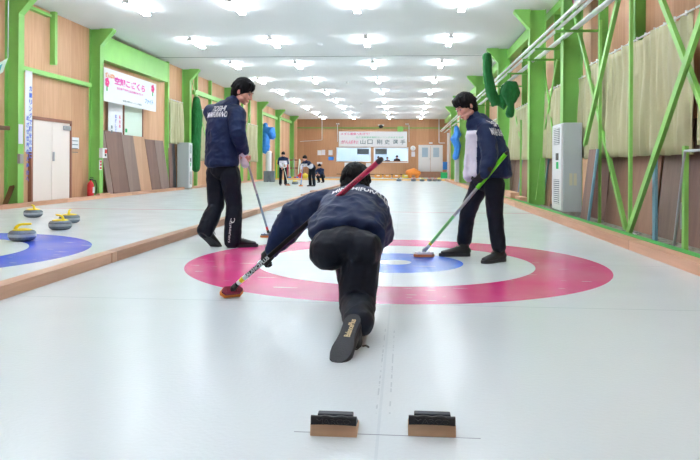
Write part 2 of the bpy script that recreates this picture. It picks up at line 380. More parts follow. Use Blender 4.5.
# far wall with two openings for the office windows
a0, a1 = at(337, 148, YF), at(370, 161, YF); b0, b1 = at(374.5, 148, YF), at(407.5, 162, YF)
zt, zb = a0.z, a1.z
w = MB()
w.box(XL, a0.x, YF, YF + .12, 0, ZC).box(b1.x, XR, YF, YF + .12, 0, ZC).box(a0.x, b1.x, YF, YF + .12, zt, ZC).box(a0.x, b1.x, YF, YF + .12, 0, zb).box(a1.x, b0.x, YF, YF + .12, zb, zt)
w.build('wall_far', M['far_wood'], kind='structure')
r = MB(); r.box(a0.x - 1, b1.x + 1, YF + 2.9, YF + 3.0, 0, ZC).box(a0.x - 1.1, a0.x - 1, YF + .12, YF + 3, 0, ZC).box(b1.x + 1, b1.x + 1.1, YF + .12, YF + 3, 0, ZC)
r.build('wall_office', M['room_blue'], kind='structure')
k_ = 0
for i, (p, q) in enumerate(((a0, a1), (b0, b1))):
    o = MB(); t = .06
    o.box(p.x - t, q.x + t, YF - .04, YF + .1, q.z - t, q.z).box(p.x - t, q.x + t, YF - .04, YF + .1, p.z, p.z + t).box(p.x - t, p.x, YF - .04, YF + .1, q.z, p.z).box(q.x, q.x + t, YF - .04, YF + .1, q.z, p.z)
    fr = o.build('window_%d' % (i + 1), M['white'], kind='structure')
    MB().box(p.x, q.x, YF + .04, YF + .05, q.z, p.z).build('pane', M['glassy'], fr)
    sx = (p.x + q.x) / 2
    bx = (sx + .25, q.x - .1) if i == 0 else (p.x + .05, sx - .3)
    MB().box(bx[0], bx[1], YF + .3, YF + .34, p.z - .45, p.z - .05).build('blind', M['dark_blind'], fr)
# ---- steel frame of the hall
tn = [0]
def trim(mb, mt, name='trim', **k):
    tn[0] += 1; return mb.build('%s_%d' % (name, tn[0]), M[mt] if isinstance(mt, str) else mt, kind='structure', **k)
def column(xf, xw, y, wide=.2, z0=0, haunch=True):
    s = 1 if xf > xw else -1           # flange faces the ice
    b_ = MB().box(xf - s * .012, xf, y - wide / 2, y + wide / 2, z0, ZC).box(min(xf, xw), max(xf, xw), y - .006, y + .006, z0, ZC)
    b_.box(xw, xw + s * .012, y - wide / 2, y + wide / 2, z0, ZC)
    if haunch:
        q = [V((xf, y - wide / 2, ZC)), V((xf + s * .32, y - wide / 2, ZC)), V((xf + s * .32, y - wide / 2, ZC - .05)), V((xf, y - wide / 2, ZC - .42))]
        b_.hexa(q, [v + V((0, wide, 0)) for v in q])
    return b_
XFL = -7.52
for px, w_ in ((21, .2), (101.5, .2), (190.5, .22), (231, .22), (262.5, .22), (280, .22), (294, .22)):
    y = onX(px, 120, XFL).y
    trim(column(XFL, XL, y, w_), 'green')
for px in (55, 168, 197, 211, 243, 250):
    y = onX(px, 120, -7.7).y; trim(MB().box(XL, -7.68, y - .05, y + .05, 0 if px > 100 else 3.05, ZC), 'green')
def girt(X0, X1, pa, pb, h, mt='green', zz=None):
    A, B = onX(*pa, X1 if abs(X1) < abs(X0) else X0), onX(*pb, X1 if abs(X1) < abs(X0) else X0); z = A.z if zz is None else zz
    return trim(MB().box(min(X0, X1), max(X0, X1), A.y, B.y, z - h / 2, z + h / 2), mt)
girt(XL, -7.66, (24, 68), (92, 85), .09)
girt(XL, -7.56, (103, 47), (168, 70), .62)
girt(XL, -7.68, (52, 16), (21, 2), .06)
for a, b in (((263, 113), (281, 120)), ((281, 118), (293, 123)), ((196, 92), (230, 104))): girt(XL, -7.66, a, b, .16)
trim(MB().box(XL, XR, YB, YB + .1, 3.9, ZC), 'green')
# left braces
for p, q in (((192, 80), (209, 150)), ((236, 112), (250, 170)), ((250, 112), (238, 170)), ((197, 95), (190, 165))):
    trim(MB().bar(onX(*p, -7.62), onX(*q, -7.62), .07, .02, (1, 0, 0)), 'green')
# right side columns
XFR = 2.68
ycol = [onX(px, 120, XFR).y for px in (562, 528.5, 497.5, 475.5, 459.5, 451)]
ycol[0] = onX(561.5, 120, 2.8).y
for i, y in enumerate(ycol): trim(column(XFR if i else 2.8, 3.02 if i else 3.14, y, .2), 'green')
for px in (556, 523.5, 508, 487, 601, 637): y = onX(px, 60, 3.2).y; trim(MB().box(3.16, XR, y - .04, y + .04, 0, ZC), 'green_dark')
trim(MB().box(3.12, XR, 4, YF, ZC - .16, ZC), 'green')                     # eaves girt
A = onX(500, 70, 3.1)
trim(MB().box(2.95, 3.1, 15.5, YF, ZC - .3, ZC - .04), 'green')
for p, q, X, w_ in (((617, 0), (584, 145), 2.78, .075), ((654, -18), (704, 112), 2.86, .07), ((704, 8), (627, 236), 2.76, .085), ((572, 5), (626, 234), 2.93, .07)):
    trim(MB().bar(onX(*p, X), onX(*q, X), w_, .025, (1, 0, 0)).bar(onX(*p, X) + V((.02, 0, 0)), onX(*q, X) + V((.02, 0, 0)), .012, .06, (1, 0, 0)), 'green')
f_ = onZ(627, 236); trim(MB().box(f_.x - .08, f_.x + .1, f_.y - .1, f_.y + .1, 0, .035), 'white')
for px, pt, pb, X, w_ in ((631.5, -40, 226, 2.8, .045), (600.5, 20, 150, 2.9, .04), (685.5, 146, 246, 2.74, .06), (521, 120, 205, 2.95, .05), (507, 120, 200, 2.95, .05), (558, 150, 206, 2.8, .05)):
    t_, b_ = onX(px, pt, X), onX(px, pb, X); trim(MB().box(X - .02, X + .02, t_.y - w_ / 2, t_.y + w_ / 2, 0, min(t_.z, ZC)), 'green')
p_ = onX(541, 160, 2.9); trim(MB().bar(onX(541, 158, 2.9), onX(536, 200, 2.8), .06, .02, (1, 0, 0)), 'green')
# crossing braces of the far right bays
for p, q in (((505, 60), (520, 140)), ((543, 60), (555, 150)), ((557, 60), (541, 150))): trim(MB().bar(onX(*p, 3.0), onX(*q, 3.0), .07, .02, (1, 0, 0)), 'green')
# far wall girt and left corner
z = at(370, 128, YF).z; trim(MB().box(XL, 3.2, YF - .1, YF, z - .035, z + .035), 'green_dark')
z = at(310, 127, YF).z
# ---- kerbs
trim(MB().box(-7.56, -7.45, -3, 38.8, 0, .085), 'curb_wood', 'baseboard'); tn[0] += 1
dv = MB(); y = -3.0; rnd = random.Random(4)
while y < 38:
    l = 2.9 if y < 20 else 1.9
    j = rnd.uniform(-.012, .012) if y > 8 else 0
    dv.box(-2.655 + j, -2.535 + j, y, min(y + l - .02, 38.2), 0, .088 + (rnd.uniform(-.02, .01) if y > 11 else 0)); y += l
trim(dv, 'curb_worn', 'trim')
trim(MB().box(-2.72, -2.40, 19.5, 20.1, 0, .11), 'curb_worn')
trim(MB().box(2.345, 2.50, -3, 38.8, 0, .10), 'curb_wood')
trim(MB().box(2.50, 2.62, 2, 38, 0, .075), 'curb_wood')
g_ = MB().box(2.49, 2.60, 2, 17.5, .1, .104); trim(g_, 'tape_green')
trim(MB().box(XL, XR, 38.2, 38.45, 0, .09), 'tape_orange')
# rubble strip behind the right kerb
rb = MB(); n = 0; rnd = random.Random(3)
rb.box(2.62, 3.28, 2, 38, 0, .03)
for i in range(420):
    yy = 3 + 22 * rnd.random() ** 1.6; xx = rnd.uniform(2.66, 2.98); s = rnd.uniform(.012, .035)
    rb.ell((xx, yy, .03), (s, s * rnd.uniform(.7, 1.4), s * .6), seg=6)
o = rb.build('gravel_strip', M['rubble'], smooth=60, kind='stuff'); tag(o, 'grey gravel and rubble strip behind the right wooden kerb', 'gravel')
# thin wire across the ceiling
trim(MB().box(XL, XR, 20.6, 20.61, ZC - .012, ZC - .003), 'ac_dark')
# ---- doors
def px_box(X, x0, y0, x1, y1, th, s=1):   # a box on a side wall plane from two pixels
    A, B = onX(x0, y0, X), onX(x1, y1, X); return A, B
A, B = onX(32, 118, -7.76), onX(69, 202, -7.76); yd0, yd1 = A.y, B.y; zd = onX(50, 121.5, -7.76).z
dm = MB().box(XL, -7.73, yd0 - .07, yd0, 0, zd + .07).box(XL, -7.73, yd1, yd1 + .07, 0, zd + .07).box(XL, -7.73, yd0 - .07, yd1 + .07, zd, zd + .07)
D1 = dm.build('door_1', M['frame_brown'], kind='structure'); ym = (yd0 + yd1) / 2
for u, v in ((yd0, ym - .006), (ym + .006, yd1)): MB().box(XL, -7.75, u, v, 0, zd).build('door_leaf', M['cream'], D1, bevel=.004)
MB().box(-7.75, -7.72, ym + .02, ym + .07, .92, 1.12).build('door_handle', M['steel'], D1, bevel=.004)
MB().box(-7.75, -7.69, yd1 - .32, yd1 - .05, zd - .16, zd - .06).build('door_closer', M['steel'], D1, bevel=.01)
# mint shutter door under the cherry banner
A, B = onX(124, 104, -7.76), onX(142, 140, -7.76)
D2 = MB().box(XL, -7.74, A.y - .05, A.y, 0, 2.6).box(XL, -7.74, B.y, B.y + .05, 0, 2.6).box(XL, -7.74, A.y, B.y, 2.6, 2.66).build('door_2', M['frame_brown'], kind='structure')
MB().box(XL, -7.76, A.y, B.y, 0, 2.6).build('door_leaf', M['mint'], D2)
MB().box(-7.76, -7.73, A.y + .1, A.y + .16, 1.75, 1.85).build('door_handle', M['leaf_ink'], D2)
# far double door
A, B = at(419.5, 146, YF), at(441.5, 171.7, YF)
D3 = MB().box(A.x - .08, A.x, YF - .05, YF, B.z, A.z + .08).box(B.x, B.x + .08, YF - .05, YF, B.z, A.z + .08).box(A.x, B.x, YF - .05, YF, A.z, A.z + .08).build('door_3', M['white'], kind='structure')
xm = (A.x + B.x) / 2; H = A.z - B.z
for u, v in ((A.x, xm - .01), (xm + .01, B.x)):
    lf = MB().box(u, v, YF - .04, YF, B.z, A.z).build('door_leaf', M['white'], D3)
    MB().box(u + .18, v - .18, YF - .05, YF - .035, A.z - .8, A.z - .12).build('door_pane', M['pane_blue'], lf)
MB().box(xm - .06, xm - .03, YF - .07, YF - .04, B.z + .85, B.z + .98).build('door_handle', M['steel'], D3)
trim(MB().box(A.x - .1, B.x + .1, YF - .5, YF, 0, B.z - .02), 'board_mid')
trim(MB().box(B.x + .38, B.x + .62, YF - .3, YF - .05, 0, at(447, 133, YF).z), 'white')
# white conduits on the far wall
def pipe(pts, r, mt='white'): return trim(MB().tube(pts, r, 8), mt)
pipe([at(322, 119, 48.9), at(322, 140, 48.9)], .025); pipe([at(322, 140, 48.9), at(300, 141.5, 48.9)], .02)
pipe([at(439, 119, 48.9), at(439, 143, 48.9)], .03); pipe([at(439, 143, 48.9), at(445, 143, 48.9)], .03)
pipe([at(337.5, 125, 48.9), at(337.5, 142, 48.9)], .02); pipe([at(409, 125, 48.9), at(409, 142, 48.9)], .02)
# ---- ceiling lights: rows of twin tubes running down the hall
YL = [1.4 + 4.12 * i for i in range(12)]; XS = (-5.62, -3.5, -1.0, 1.2)
cols = {XS[0]: 'leftmost lengthways row', XS[1]: 'second row from the left', XS[2]: 'third row from the left', XS[3]: 'rightmost row'}
def lamp_proto():
    t = thing('ceiling_light', '', 'light')
    MB().box(-.05, .05, -.62, .62, -.06, 0).build('housing', M['white'], t, bevel=.008)
    for s in (-1, 1):
        tb = MB().tube([(s * .05, -.58, -.085), (s * .05, .58, -.085)], .016, 8).build('tube', M['lamp'], t, smooth=40)
    for s in (-1, 1): MB().box(-.075, .075, s * .59 - .012, s * .59 + .012, -.11, -.06).build('end_cap', M['white'], t)
    return t
L0 = lamp_proto(); first = True
ordn = ['nearest', 'second', 'third', 'fourth', 'fifth', 'sixth', 'seventh', 'eighth', 'ninth']
for x in XS:
    for i, y in enumerate(YL):
        o = L0 if first else copy_tree(L0); first = False
        o.location = (x, y, ZC); o['group'] = 'tube lights on the ceiling'
        k = i - 3
        o['label'] = ('white tube light on the ceiling, %s in view of the %s' % (ordn[k], cols[x])) if 0 <= k < 9 else 'white tube light on the ceiling behind the view, %s' % cols[x]
for i, x in enumerate((-4.2, -2.6, -.9, .4)):  # unseen tubes added inside the office so the far windows look lit
    for j, y in enumerate((YF + 1.0, YF + 2.2)):
        o = copy_tree(L0); o.location = (x, y, ZC - 1.0 if False else ZC); o['label'] = 'unseen white tube light added in the office to brighten the far windows'; o['group'] = 'tube lights added to light the office'
# small detectors
for px, py, lb in ((320, 44, 'small round ceiling detector, nearest of the three by the middle lights'), (347, 82, 'small round ceiling detector between the second and third light rows'), (361, 103, 'small round ceiling detector, furthest from the viewer')):
    p = onZ(px, py, ZC); MB().lathe([(.07, 0), (.075, -.02), (.05, -.05), (.02, -.055)], 16, p).put('smoke_detector', M['white'], lb, 'detector', p, smooth=40)
# ================================================================== FURNISHINGS
def sheet(name, pts4, mt, label, cat, group=None, th=.004, parent=None):
    """thin board or paper from its four corners"""
    p = [V(q) for q in pts4]; n = (p[1] - p[0]).cross(p[3] - p[0]).normalized() * th
    if parent: return MB().hexa(p, [q + n for q in p]).build(name, mt, parent)
    c = sum(p, V()) / 4
    return MB().hexa(p, [q + n for q in p]).put(name, mt, label, cat, c, group)
UY, UZ = V((0, 1, 0)), V((0, 0, 1)); UX = V((1, 0, 0))
# ---- left wall signs.  a sign on the left wall reads along +Y
def wall_sign(name, X, p0, p1, label, cat, mt='paper', group=None, zt=None, zb=None):
    A, B = onX(*p0, X), onX(*p1, X); zt = A.z if zt is None else zt; zb = B.z if zb is None else zb
    t = thing(name, label, cat, (X, (A.y + B.y) / 2, (zt + zb) / 2), group)
    MB().box(X - .006, X, A.y, B.y, zb, zt).build('board' if name != 'paper_notice' else 'sheet', M[mt], t)
    return t, A.y, B.y, zt, zb
t, y0, y1, zt_, zb_ = wall_sign('banner', -7.50, (104, 67), (156, 112), 'white cloth banner with pink Japanese lettering and cherry blossoms on left wall', 'banner')
W, Hh = y1 - y0, zt_ - zb_; X = -7.494
fy = lambda u: y0 + W * u
fz = lambda v: zt_ - Hh * v
kw = dict(parent=t)
lettering('title', '空知こざくら', (X, fy(.46), fz(.30)), UY, UZ, M['pink_ink'], t, W * .58, Hh * .25, offset=.035)
lettering('slogan', 'がんばれ', (X, fy(.10), fz(.2)), UY, (0, -.15, 1), M['orange_ink'], t, W * .16, Hh * .15, offset=.04)
lettering('subtitle', '全日本選手権大会出場おめでとう', (X, fy(.46), fz(.52)), UY, UZ, M['pink_ink'], t, W * .5, Hh * .08, offset=.02)
lettering('small_line', '南富良野町カーリング協会', (X, fy(.5), fz(.87)), UY, UZ, M['slate_ink'], t, W * .36, Hh * .055)
lettering('cheer', 'ファイト', (X, fy(.84), fz(.70)), UY, (0, .2, 1), M['lblue_ink'], t, W * .18, Hh * .18, offset=.04)
for u, v in ((.05, .52), (.92, .30)):
    b = MB()
    for k in range(5):
        a = k * 1.2566; b.ell((X, fy(u) + .07 * math.cos(a), fz(v) + .08 + .07 * math.sin(a)), (.004, .06, .06), seg=10)
    b.build('blossom', M['deep_pink'], t); MB().box(X - .002, X + .002, fy(u) - .04, fy(u) + .02, fz(v) - .14, fz(v) - .02).build('leaf', M['leaf_ink'], t)
t, y0, y1, zt_, zb_ = wall_sign('vertical_poster', -7.49, (25.5, 70), (32, 152), 'tall narrow white poster with blue Japanese writing beside the cream double door', 'poster')
ym = (y0 + y1) / 2
for i, (c, n) in enumerate((('カーリングで町を元気に', 11), ('めざせ世界の大舞台へ', 10))):
    zc0 = zt_ - (.35 if i == 0 else .95); yy = y0 + (y1 - y0) * (.72 if i == 0 else .32)
    for k, ch in enumerate(c): lettering('character', ch, (-7.484, yy, zc0 - .135 * k), UY, UZ, M['blue_ink'], t, .1, .1, offset=.02)
t, y0, y1, zt_, zb_ = wall_sign('vertical_poster', -7.70, (108.5, 98), (122.5, 138), 'white poster with blue and red vertical writing hanging under the cherry banner', 'poster')
for i in range(3):
    yy = y0 + (y1 - y0) * (.22 + .28 * i)
    for k, ch in enumerate(('南富良野', '応援しています頑張れ', '祝出場')[i]):
        lettering('character', ch, (-7.694, yy, zt_ - .45 - (.3 if i == 0 else 0) - .125 * k), UY, UZ, M[('slate_ink', 'blue_ink', 'deep_pink')[i]], t, .09, .1, offset=.02)
t, y0, y1, zt_, zb_ = wall_sign('paper_notice', -7.76, (71, 137), (79, 149), 'small white paper notice pinned right of the cream double door', 'notice', zt=None)
for k in range(4): MB().box(-7.759, -7.756, y0 + .06, y1 - .06, zt_ - .09 - .09 * k, zt_ - .075 - .09 * k).build('printed_line', M['slate_ink'], t)
t, y0, y1, zt_, zb_ = wall_sign('paper_notice', -7.49, (18.7, 124), (23, 144), 'pale pink slip stuck on the leftmost green column', 'notice', 'jacket_white')
# hanging scoreboard corner at the left edge
q = [at(-14, 70, 9), at(8, 58, 9.2), at(3, 72, 9.2), at(-14, 84, 9)]
t = thing('hanging_sign', 'tilted white sign with teal edge hanging at the far left margin', 'sign', sum(q, V()) / 4)
n = (q[1] - q[0]).cross(q[3] - q[0]).normalized() * .03
MB().hexa(q, [v + n for v in q]).build('board', M['mint'], t)
c = sum(q, V()) / 4; q2 = [c + (v - c) * .55 - n * .1 for v in q]; MB().hexa(q2, [v + n * .05 for v in q2]).build('teal_panel', mat('teal_panel', lin(90, 190, 190), .5), t)
for v in (q[0], q[1]): MB().tube([v, V((v.x, v.y, ZC))], .008, 6).build('cord', M['steel'], t)
# switch box and red tags on second column
t = thing('switch_box', 'white switch box with red lamp on the second green column from left', 'switch', onX(101.5, 158, -7.5))
A, B = onX(99.7, 148, -7.5), onX(104, 158, -7.5)
MB().box(-7.52, -7.42, A.y, B.y, B.z, A.z).build('case', M['white'], t, bevel=.01)
MB().box(-7.425, -7.41, B.y - .13, B.y - .03, A.z - .13, A.z - .03).build('red_lamp', M['red_sign'], t)
MB().box(-7.425, -7.415, B.y - .13, B.y - .05, B.z + .04, B.z + .1).build('button', M['black'], t)
A, B = onX(99.8, 160, -7.5), onX(102, 170, -7.5)
t = thing('warning_tag', 'red and white strip of tags under the switch box on green column', 'sign', (-7.5, (A.y + B.y) / 2, B.z))
MB().box(-7.52, -7.505, A.y, B.y, B.z, A.z).build('strip', M['paper'], t)
for k in range(3): z = B.z + (A.z - B.z) * (.1 + .32 * k); MB().box(-7.506, -7.5, A.y + .02, B.y - .02, z, z + (A.z - B.z) * .2).build('red_mark', M['red_sign'], t)
A = onX(19.5, 160, -7.5); MB().box(-7.52, -7.46, A.y - .05, A.y + .07, A.z - .07, A.z + .12).put('latch_box', M['steel'], 'small grey metal latch box on the leftmost green column', 'box', A, bevel=.008)
# fire extinguisher
p = onX(90.5, 196, -7.62); p.z = 0
t = thing('fire_extinguisher', 'red fire extinguisher on the floor beside second green column', 'extinguisher', p)
MB().lathe([(.07, 0), (.08, .02), (.08, .34), (.06, .40), (.028, .43), (.025, .46)], 20, p).build('cylinder', M['red_sign'], t, smooth=40)
MB().box(p.x - .02, p.x + .02, p.y - .02, p.y + .1, .46, .50).box(p.x - .015, p.x + .015, p.y - .01, p.y + .12, .52, .535).build('valve', M['black'], t)
MB().tube([p + V((0, .03, .47)), p + V((.08, .1, .45)), p + V((.11, .1, .3)), p + V((.1, .08, .12))], .011, 8).build('hose', M['black'], t, smooth=40)
MB().box(p.x + .078, p.x + .083, p.y - .05, p.y + .05, .15, .3).build('sticker', M['paper'], t)
# leaning plank
a, b = onX(4.5, 205, -7.6), onX(15.5, 173, -7.78); a.z = 0
a.x = -7.62; MB().bar(a, V((-7.74, b.y, b.z)), .10, .03, (0, 1, 0)).put('wooden_plank', M['plank_dark'], 'dark wooden plank leaning against the leftmost green column', 'plank', a)
MB().box(-7.72, -7.5, onX(0, 128, -7.6).y - .6, onX(5, 128, -7.6).y, onX(2, 130, -7.6).z, onX(2, 126, -7.6).z).put('wooden_shelf', M['plank_dark'], 'small brown wooden shelf at the left edge of wall', 'shelf', onX(2, 128, -7.6))
# leaning boards left
lb = [(103.5, 109.5, 133, 'board_grey', 'narrow pinkish board, nearest of the boards leaning under the cherry banner'),
      (109, 126, 138, 'board_brown', 'wide grey-brown board leaning right of the narrow pinkish board'),
      (125, 136.5, 139, 'board_grey', 'grey-brown board leaning just left of the light tan board'),
      (136, 149, 141, 'board_light', 'light tan board in the middle of the leaning boards on left'),
      (148.5, 158, 141, 'board_brown', 'grey-brown board leaning just right of the light tan board'),
      (157.5, 166, 143, 'board_grey', 'last dark board of the left leaning row beside thin green post')]
for i, (x0, x1, yt, mt, lb_) in enumerate(lb):
    A, B = onX(x0, yt, -7.62), onX(x1, yt, -7.62); zt_ = onX(109, 134, -7.7).z + .08 + (.03 if i % 2 else 0) - .03 * i
    off = .012 * (i % 3); a, b = A.y + .25, B.y + .25
    q = [V((-7.60 + off, a, 0)), V((-7.60 + off, b, 0)), V((-7.72 + off, b - .35, zt_)), V((-7.72 + off, a - .35, zt_))]
    sheet('leaning_board', q, M[mt], lb_, 'board', 'boards leaning on the left wall', th=.012)
for x0, x1, mt, lb_ in ((170, 173.5, 'board_brown', 'brown board leaning just left of the left air conditioner'), (173.5, 176.5, 'black', 'black sheet standing in for the shade of the gap left of the left air conditioner')):  # the second is a black sheet that paints the shade of the gap
    A, B = onX(x0, 150, -7.62), onX(x1, 150, -7.62); q = [V((-7.62, A.y, 0)), V((-7.62, B.y, 0)), V((-7.7, B.y, 1.55)), V((-7.7, A.y, 1.55))]
    sheet('leaning_board', q, M[mt], lb_, 'board', 'boards beside the left air conditioner', th=.012)
# ---- curtains
def curtain(X, y0, y1, zb_, zt_, label, side, seed=1, pleat=.17, amp=.05, group=None):
    rr = random.Random(seed); n = max(8, int((y1 - y0) / pleat * 10)); rows = 14
    ph = [0]; 
    for i in range(n): ph.append(ph[-1] + .628 * rr.uniform(.55, 1.5))
    vs = []; fs = []
    aw = [rr.uniform(.45, 1.25) for _ in range(n + 1)]
    for j in range(rows + 1):
        v = j / rows
        for i in range(n + 1):
            u = i / n; k = amp * (.35 + .75 * v) * (aw[i] * .5 + .5) * (1 if v < .93 else .9)
            x = X + side * (k * (math.sin(ph[i]) + .28 * math.sin(2 * ph[i] + .8)) + .012 * math.sin(2.3 * ph[i] + v * 4)) + noise.noise((u * 6 + seed, v * 2, 0)) * .03
            y = y0 + (y1 - y0) * u + noise.noise((u * 14 + seed, v * 1.5, 3)) * .07 * v
            z = zt_ - (zt_ - zb_) * v + (noise.noise((u * 9, seed, 1)) * .025 if j == rows else 0) - (.03 * math.sin(u * math.pi * round((y1 - y0) / .9)) ** 2 if j == 0 else 0)
            vs.append((x, y, z))
    for j in range(rows):
        for i in range(n): a = j * (n + 1) + i; fs.append((a, a + 1, a + n + 2, a + n + 1))
    b = MB(); b.add(vs, fs); t = thing('curtain', label, 'curtain', (X, (y0 + y1) / 2, zb_), group)
    c = b.build('cloth', M['curtain'], t, smooth=80)
    so = c.modifiers.new('thickness', 'SOLIDIFY'); so.thickness = .004
    MB().tube([(X, y0 - .03, zt_ + .0), (X, y1 + .03, zt_ + .0)], .012, 8).build('rail', M['white'], t)
    for i in range(int((y1 - y0) / .3)): MB().box(X - .01, X + .01, y0 + .15 + .3 * i, y0 + .17 + .3 * i, zt_ - .03, zt_ + .03).build('hook', M['white'], t)
    return t
GC = 'beige curtains along the right wall'
XC = 2.98
def ycx(px, X=XC): return onX(px, 120, X).y
curtain(XC, ycx(692), ycx(588), 1.0, 2.50, 'wide beige pleated curtain, nearest on the right wall', 1, 3, .30, .045, GC)
curtain(XC, 4.6, ycx(697), 1.08, 2.50, 'beige curtain edge at the right margin beyond the crossed green braces', 1, 8, .30, .045, GC)
curtain(XC + .12, ycx(592) + .3, ycx(571), 1.0, 2.42, 'beige curtain just behind the upper right of tall white air conditioner', 1, 5, .30, .045, GC)
curtain(XC + .05, ycx(560), ycx(535), 1.03, 2.45, 'beige curtain between the two tall green columns left of air conditioner', 1, 6, .34, .05, GC)
curtain(XC + .05, ycx(526), ycx(503.5), 1.03, 2.4, 'beige curtain behind the hanging green net bundle', 1, 9, .42, .08, GC)
curtain(XC + .05, ycx(495), ycx(480), 1.03, 2.4, 'beige curtain behind the shoulder of the right standing player', 1, 10, .46, .085, GC)
GL = 'beige curtains along the left wall'
def ycl(px): return onX(px, 120, -7.66).y
curtain(-7.67, ycl(170), ycl(183), 1.55, 3.0, 'short beige curtain right of the cherry banner on left wall', 1, 12, .25, .05, GL)
curtain(-7.67, ycl(197), ycl(210), 1.0, 2.95, 'beige curtain behind the left standing player', 1, 13, .3, .06, GL)
curtain(-7.67, ycl(246), ycl(258), 1.0, 2.9, 'beige curtain on left wall between left player and blue bundle', 1, 14, .3, .06, GL)
# ---- tall air conditioners
def aircon(X0, X1, Y0, Y1, z0, z1, label, s, group=None):
    c = V(((X0 + X1) / 2, (Y0 + Y1) / 2, 0)); t = thing('air_conditioner', label, 'air conditioner', c)
    MB().box(X0, X1, Y0, Y1, z0, z1).build('cabinet', M['ac_grey'], t, bevel=.015)
    xf = X0 if s < 0 else X1; w_ = Y1 - Y0
    MB().box(min(xf, xf + s * .03), max(xf, xf + s * .03), Y0 + .01, Y1 - .01, z0 + .02, z1 - .02).build('front_panel', M['white'], t, bevel=.008)
    def grille(za, zb_, n):
        g = MB().box(min(xf + s * .031, xf + s * .033), max(xf + s * .031, xf + s * .033), Y0 + w_ * .2, Y1 - w_ * .2, za, zb_)
        G = g.build('grille', M['ac_dark'], t)
        l = MB()
        for k in range(n): z = za + (zb_ - za) * (k + .5) / n; l.box(min(xf + s * .033, xf + s * .05), max(xf + s * .033, xf + s * .05), Y0 + w_ * .18, Y1 - w_ * .18, z - .008, z + .008)
        l.build('louvres', M['white'], G)
    h = z1 - z0; grille(z0 + h * .76, z0 + h * .95, 9); grille(z0 + h * .08, z0 + h * .36, 12)
    q0, q1 = sorted((xf + s * .03, xf + s * .038)); MB().box(q0, q1, Y0 + w_ * .3, Y1 - w_ * .45, z0 + h * .58, z0 + h * .66).build('control_panel', M['black'], t)
    MB().box(q0, q1, Y0 + w_ * .3, Y0 + w_ * .5, z0 + h * .48, z0 + h * .56).build('green_label', M['leaf_ink'], t)
    MB().box(X0 - .02, X1 + .02, Y0 - .02, Y1 + .02, 0, z0).build('plinth', M['rubble'], t)
    return t
XA = 2.64
Yn = onX(563, 200, XA).y; xr = at(582, 200, Yn).x
zt_ = at(570, 122.5, Yn).z
aircon(XA, xr, Yn, onX(553.5, 200, XA).y, .11, zt_, 'tall white floor-standing air conditioner before the right wall curtains', -1)
t = bpy.data.objects['air_conditioner']
for i in range(2): MB().box(2.74 + .07 * i, 2.79 + .07 * i, Yn - .006, Yn + .01, .55, .75).build('paper_label', mat('yellowed_label', lin(222, 220, 196), .6) if i == 0 else bpy.data.materials['yellowed_label'], t)
Yn = onX(187.5, 188, -7.35).y
xl = at(177, 180, Yn).x
aircon(xl, -7.3 - .02, Yn, onX(192, 180, -7.3).y, .05, at(182, 142.5, Yn).z, 'tall white air conditioner against the left wall behind the left player', 1)
# white box far right behind right player
p = onX(457, 180, 2.6); y = p.y
MB().box(2.3 + .2, 3.0, y - .3, y + .3, 0, at(460, 154, y).z).put('storage_locker', M['ac_grey'], 'pale cream locker by the right wall behind the right standing player', 'locker', (2.7, y, 0), bevel=.01)
# ---- leaning boards right
def rboard(x0, x1, mt, label, zt_=1.4, Xb=3.04, Xt=3.2, sh=0, edge=None):
    A, B = onX(x1, 200, Xb).y, onX(x0, 200, Xb).y
    q = [V((Xb, B, .03)), V((Xb, A, .03)), V((Xt, A + sh, zt_)), V((Xt, B + sh, zt_))]
    t = thing('leaning_board', label, 'board', (Xb, (A + B) / 2, .03), 'boards leaning on the right wall')
    sheet('panel', q, M[mt], None, None, th=.014, parent=t)
    if edge:
        a = q[1]; b = q[2]; MB().bar(a + V((-.012, 0, 0)), b + V((-.012, 0, 0)), .05, .03, (1, 0, 0)).build('blue_edge', M['blue_edge'], t)
    return t
rboard(605, 628, 'board_mid', 'mid-brown board leaning behind the foot of the crossed green braces', sh=-.1)
rboard(627, 653, 'board_mid', 'reddish tan board leaning right of the brace foot', Xb=3.03)
rboard(657, 682, 'board_grey', 'greyish brown board leaning between blue post and steel frame', Xb=3.06)
rboard(681, 712, 'board_brown', 'brown board leaning at the right margin behind the steel frame', Xb=3.04)
rboard(588, 606, 'board_brown', 'brown sheet standing in for the dark of the gap right of air conditioner', Xb=3.1, Xt=3.2)  # sheet added to darken the empty gap between the boards
rboard(581, 589, 'board_brown', 'blue-edged brown board leaning forward beside the air conditioner', Xb=2.72, Xt=2.82, zt_=1.12, sh=-.12, edge=1)
rboard(544, 550, 'board_mid', 'narrow tan board leaning just left of the air conditioner', Xb=3.02)
rboard(536, 543, 'board_brown', 'brown board with blue edge leaning right of a tall green column', Xb=3.02, edge=1)
rboard(518, 526, 'board_mid', 'pinkish tan board leaning left of a tall green column', Xb=3.02)
rboard(511.5, 518, 'board_brown', 'brown board with blue edge leaning behind the right player', Xb=3.02, edge=1)
rboard(502, 511, 'board_brown', 'brown board leaning at the elbow side of the right player', Xb=3.02)
a, b = onX(655, 240, 2.84), onX(655, 152, 2.88); a.z = .03
MB().bar(a, b, .085, .03, (1, 0, 0)).put('blue_post', M['blue_edge'], 'light blue painted strip of wood between leaning boards on right wall', 'post', a)
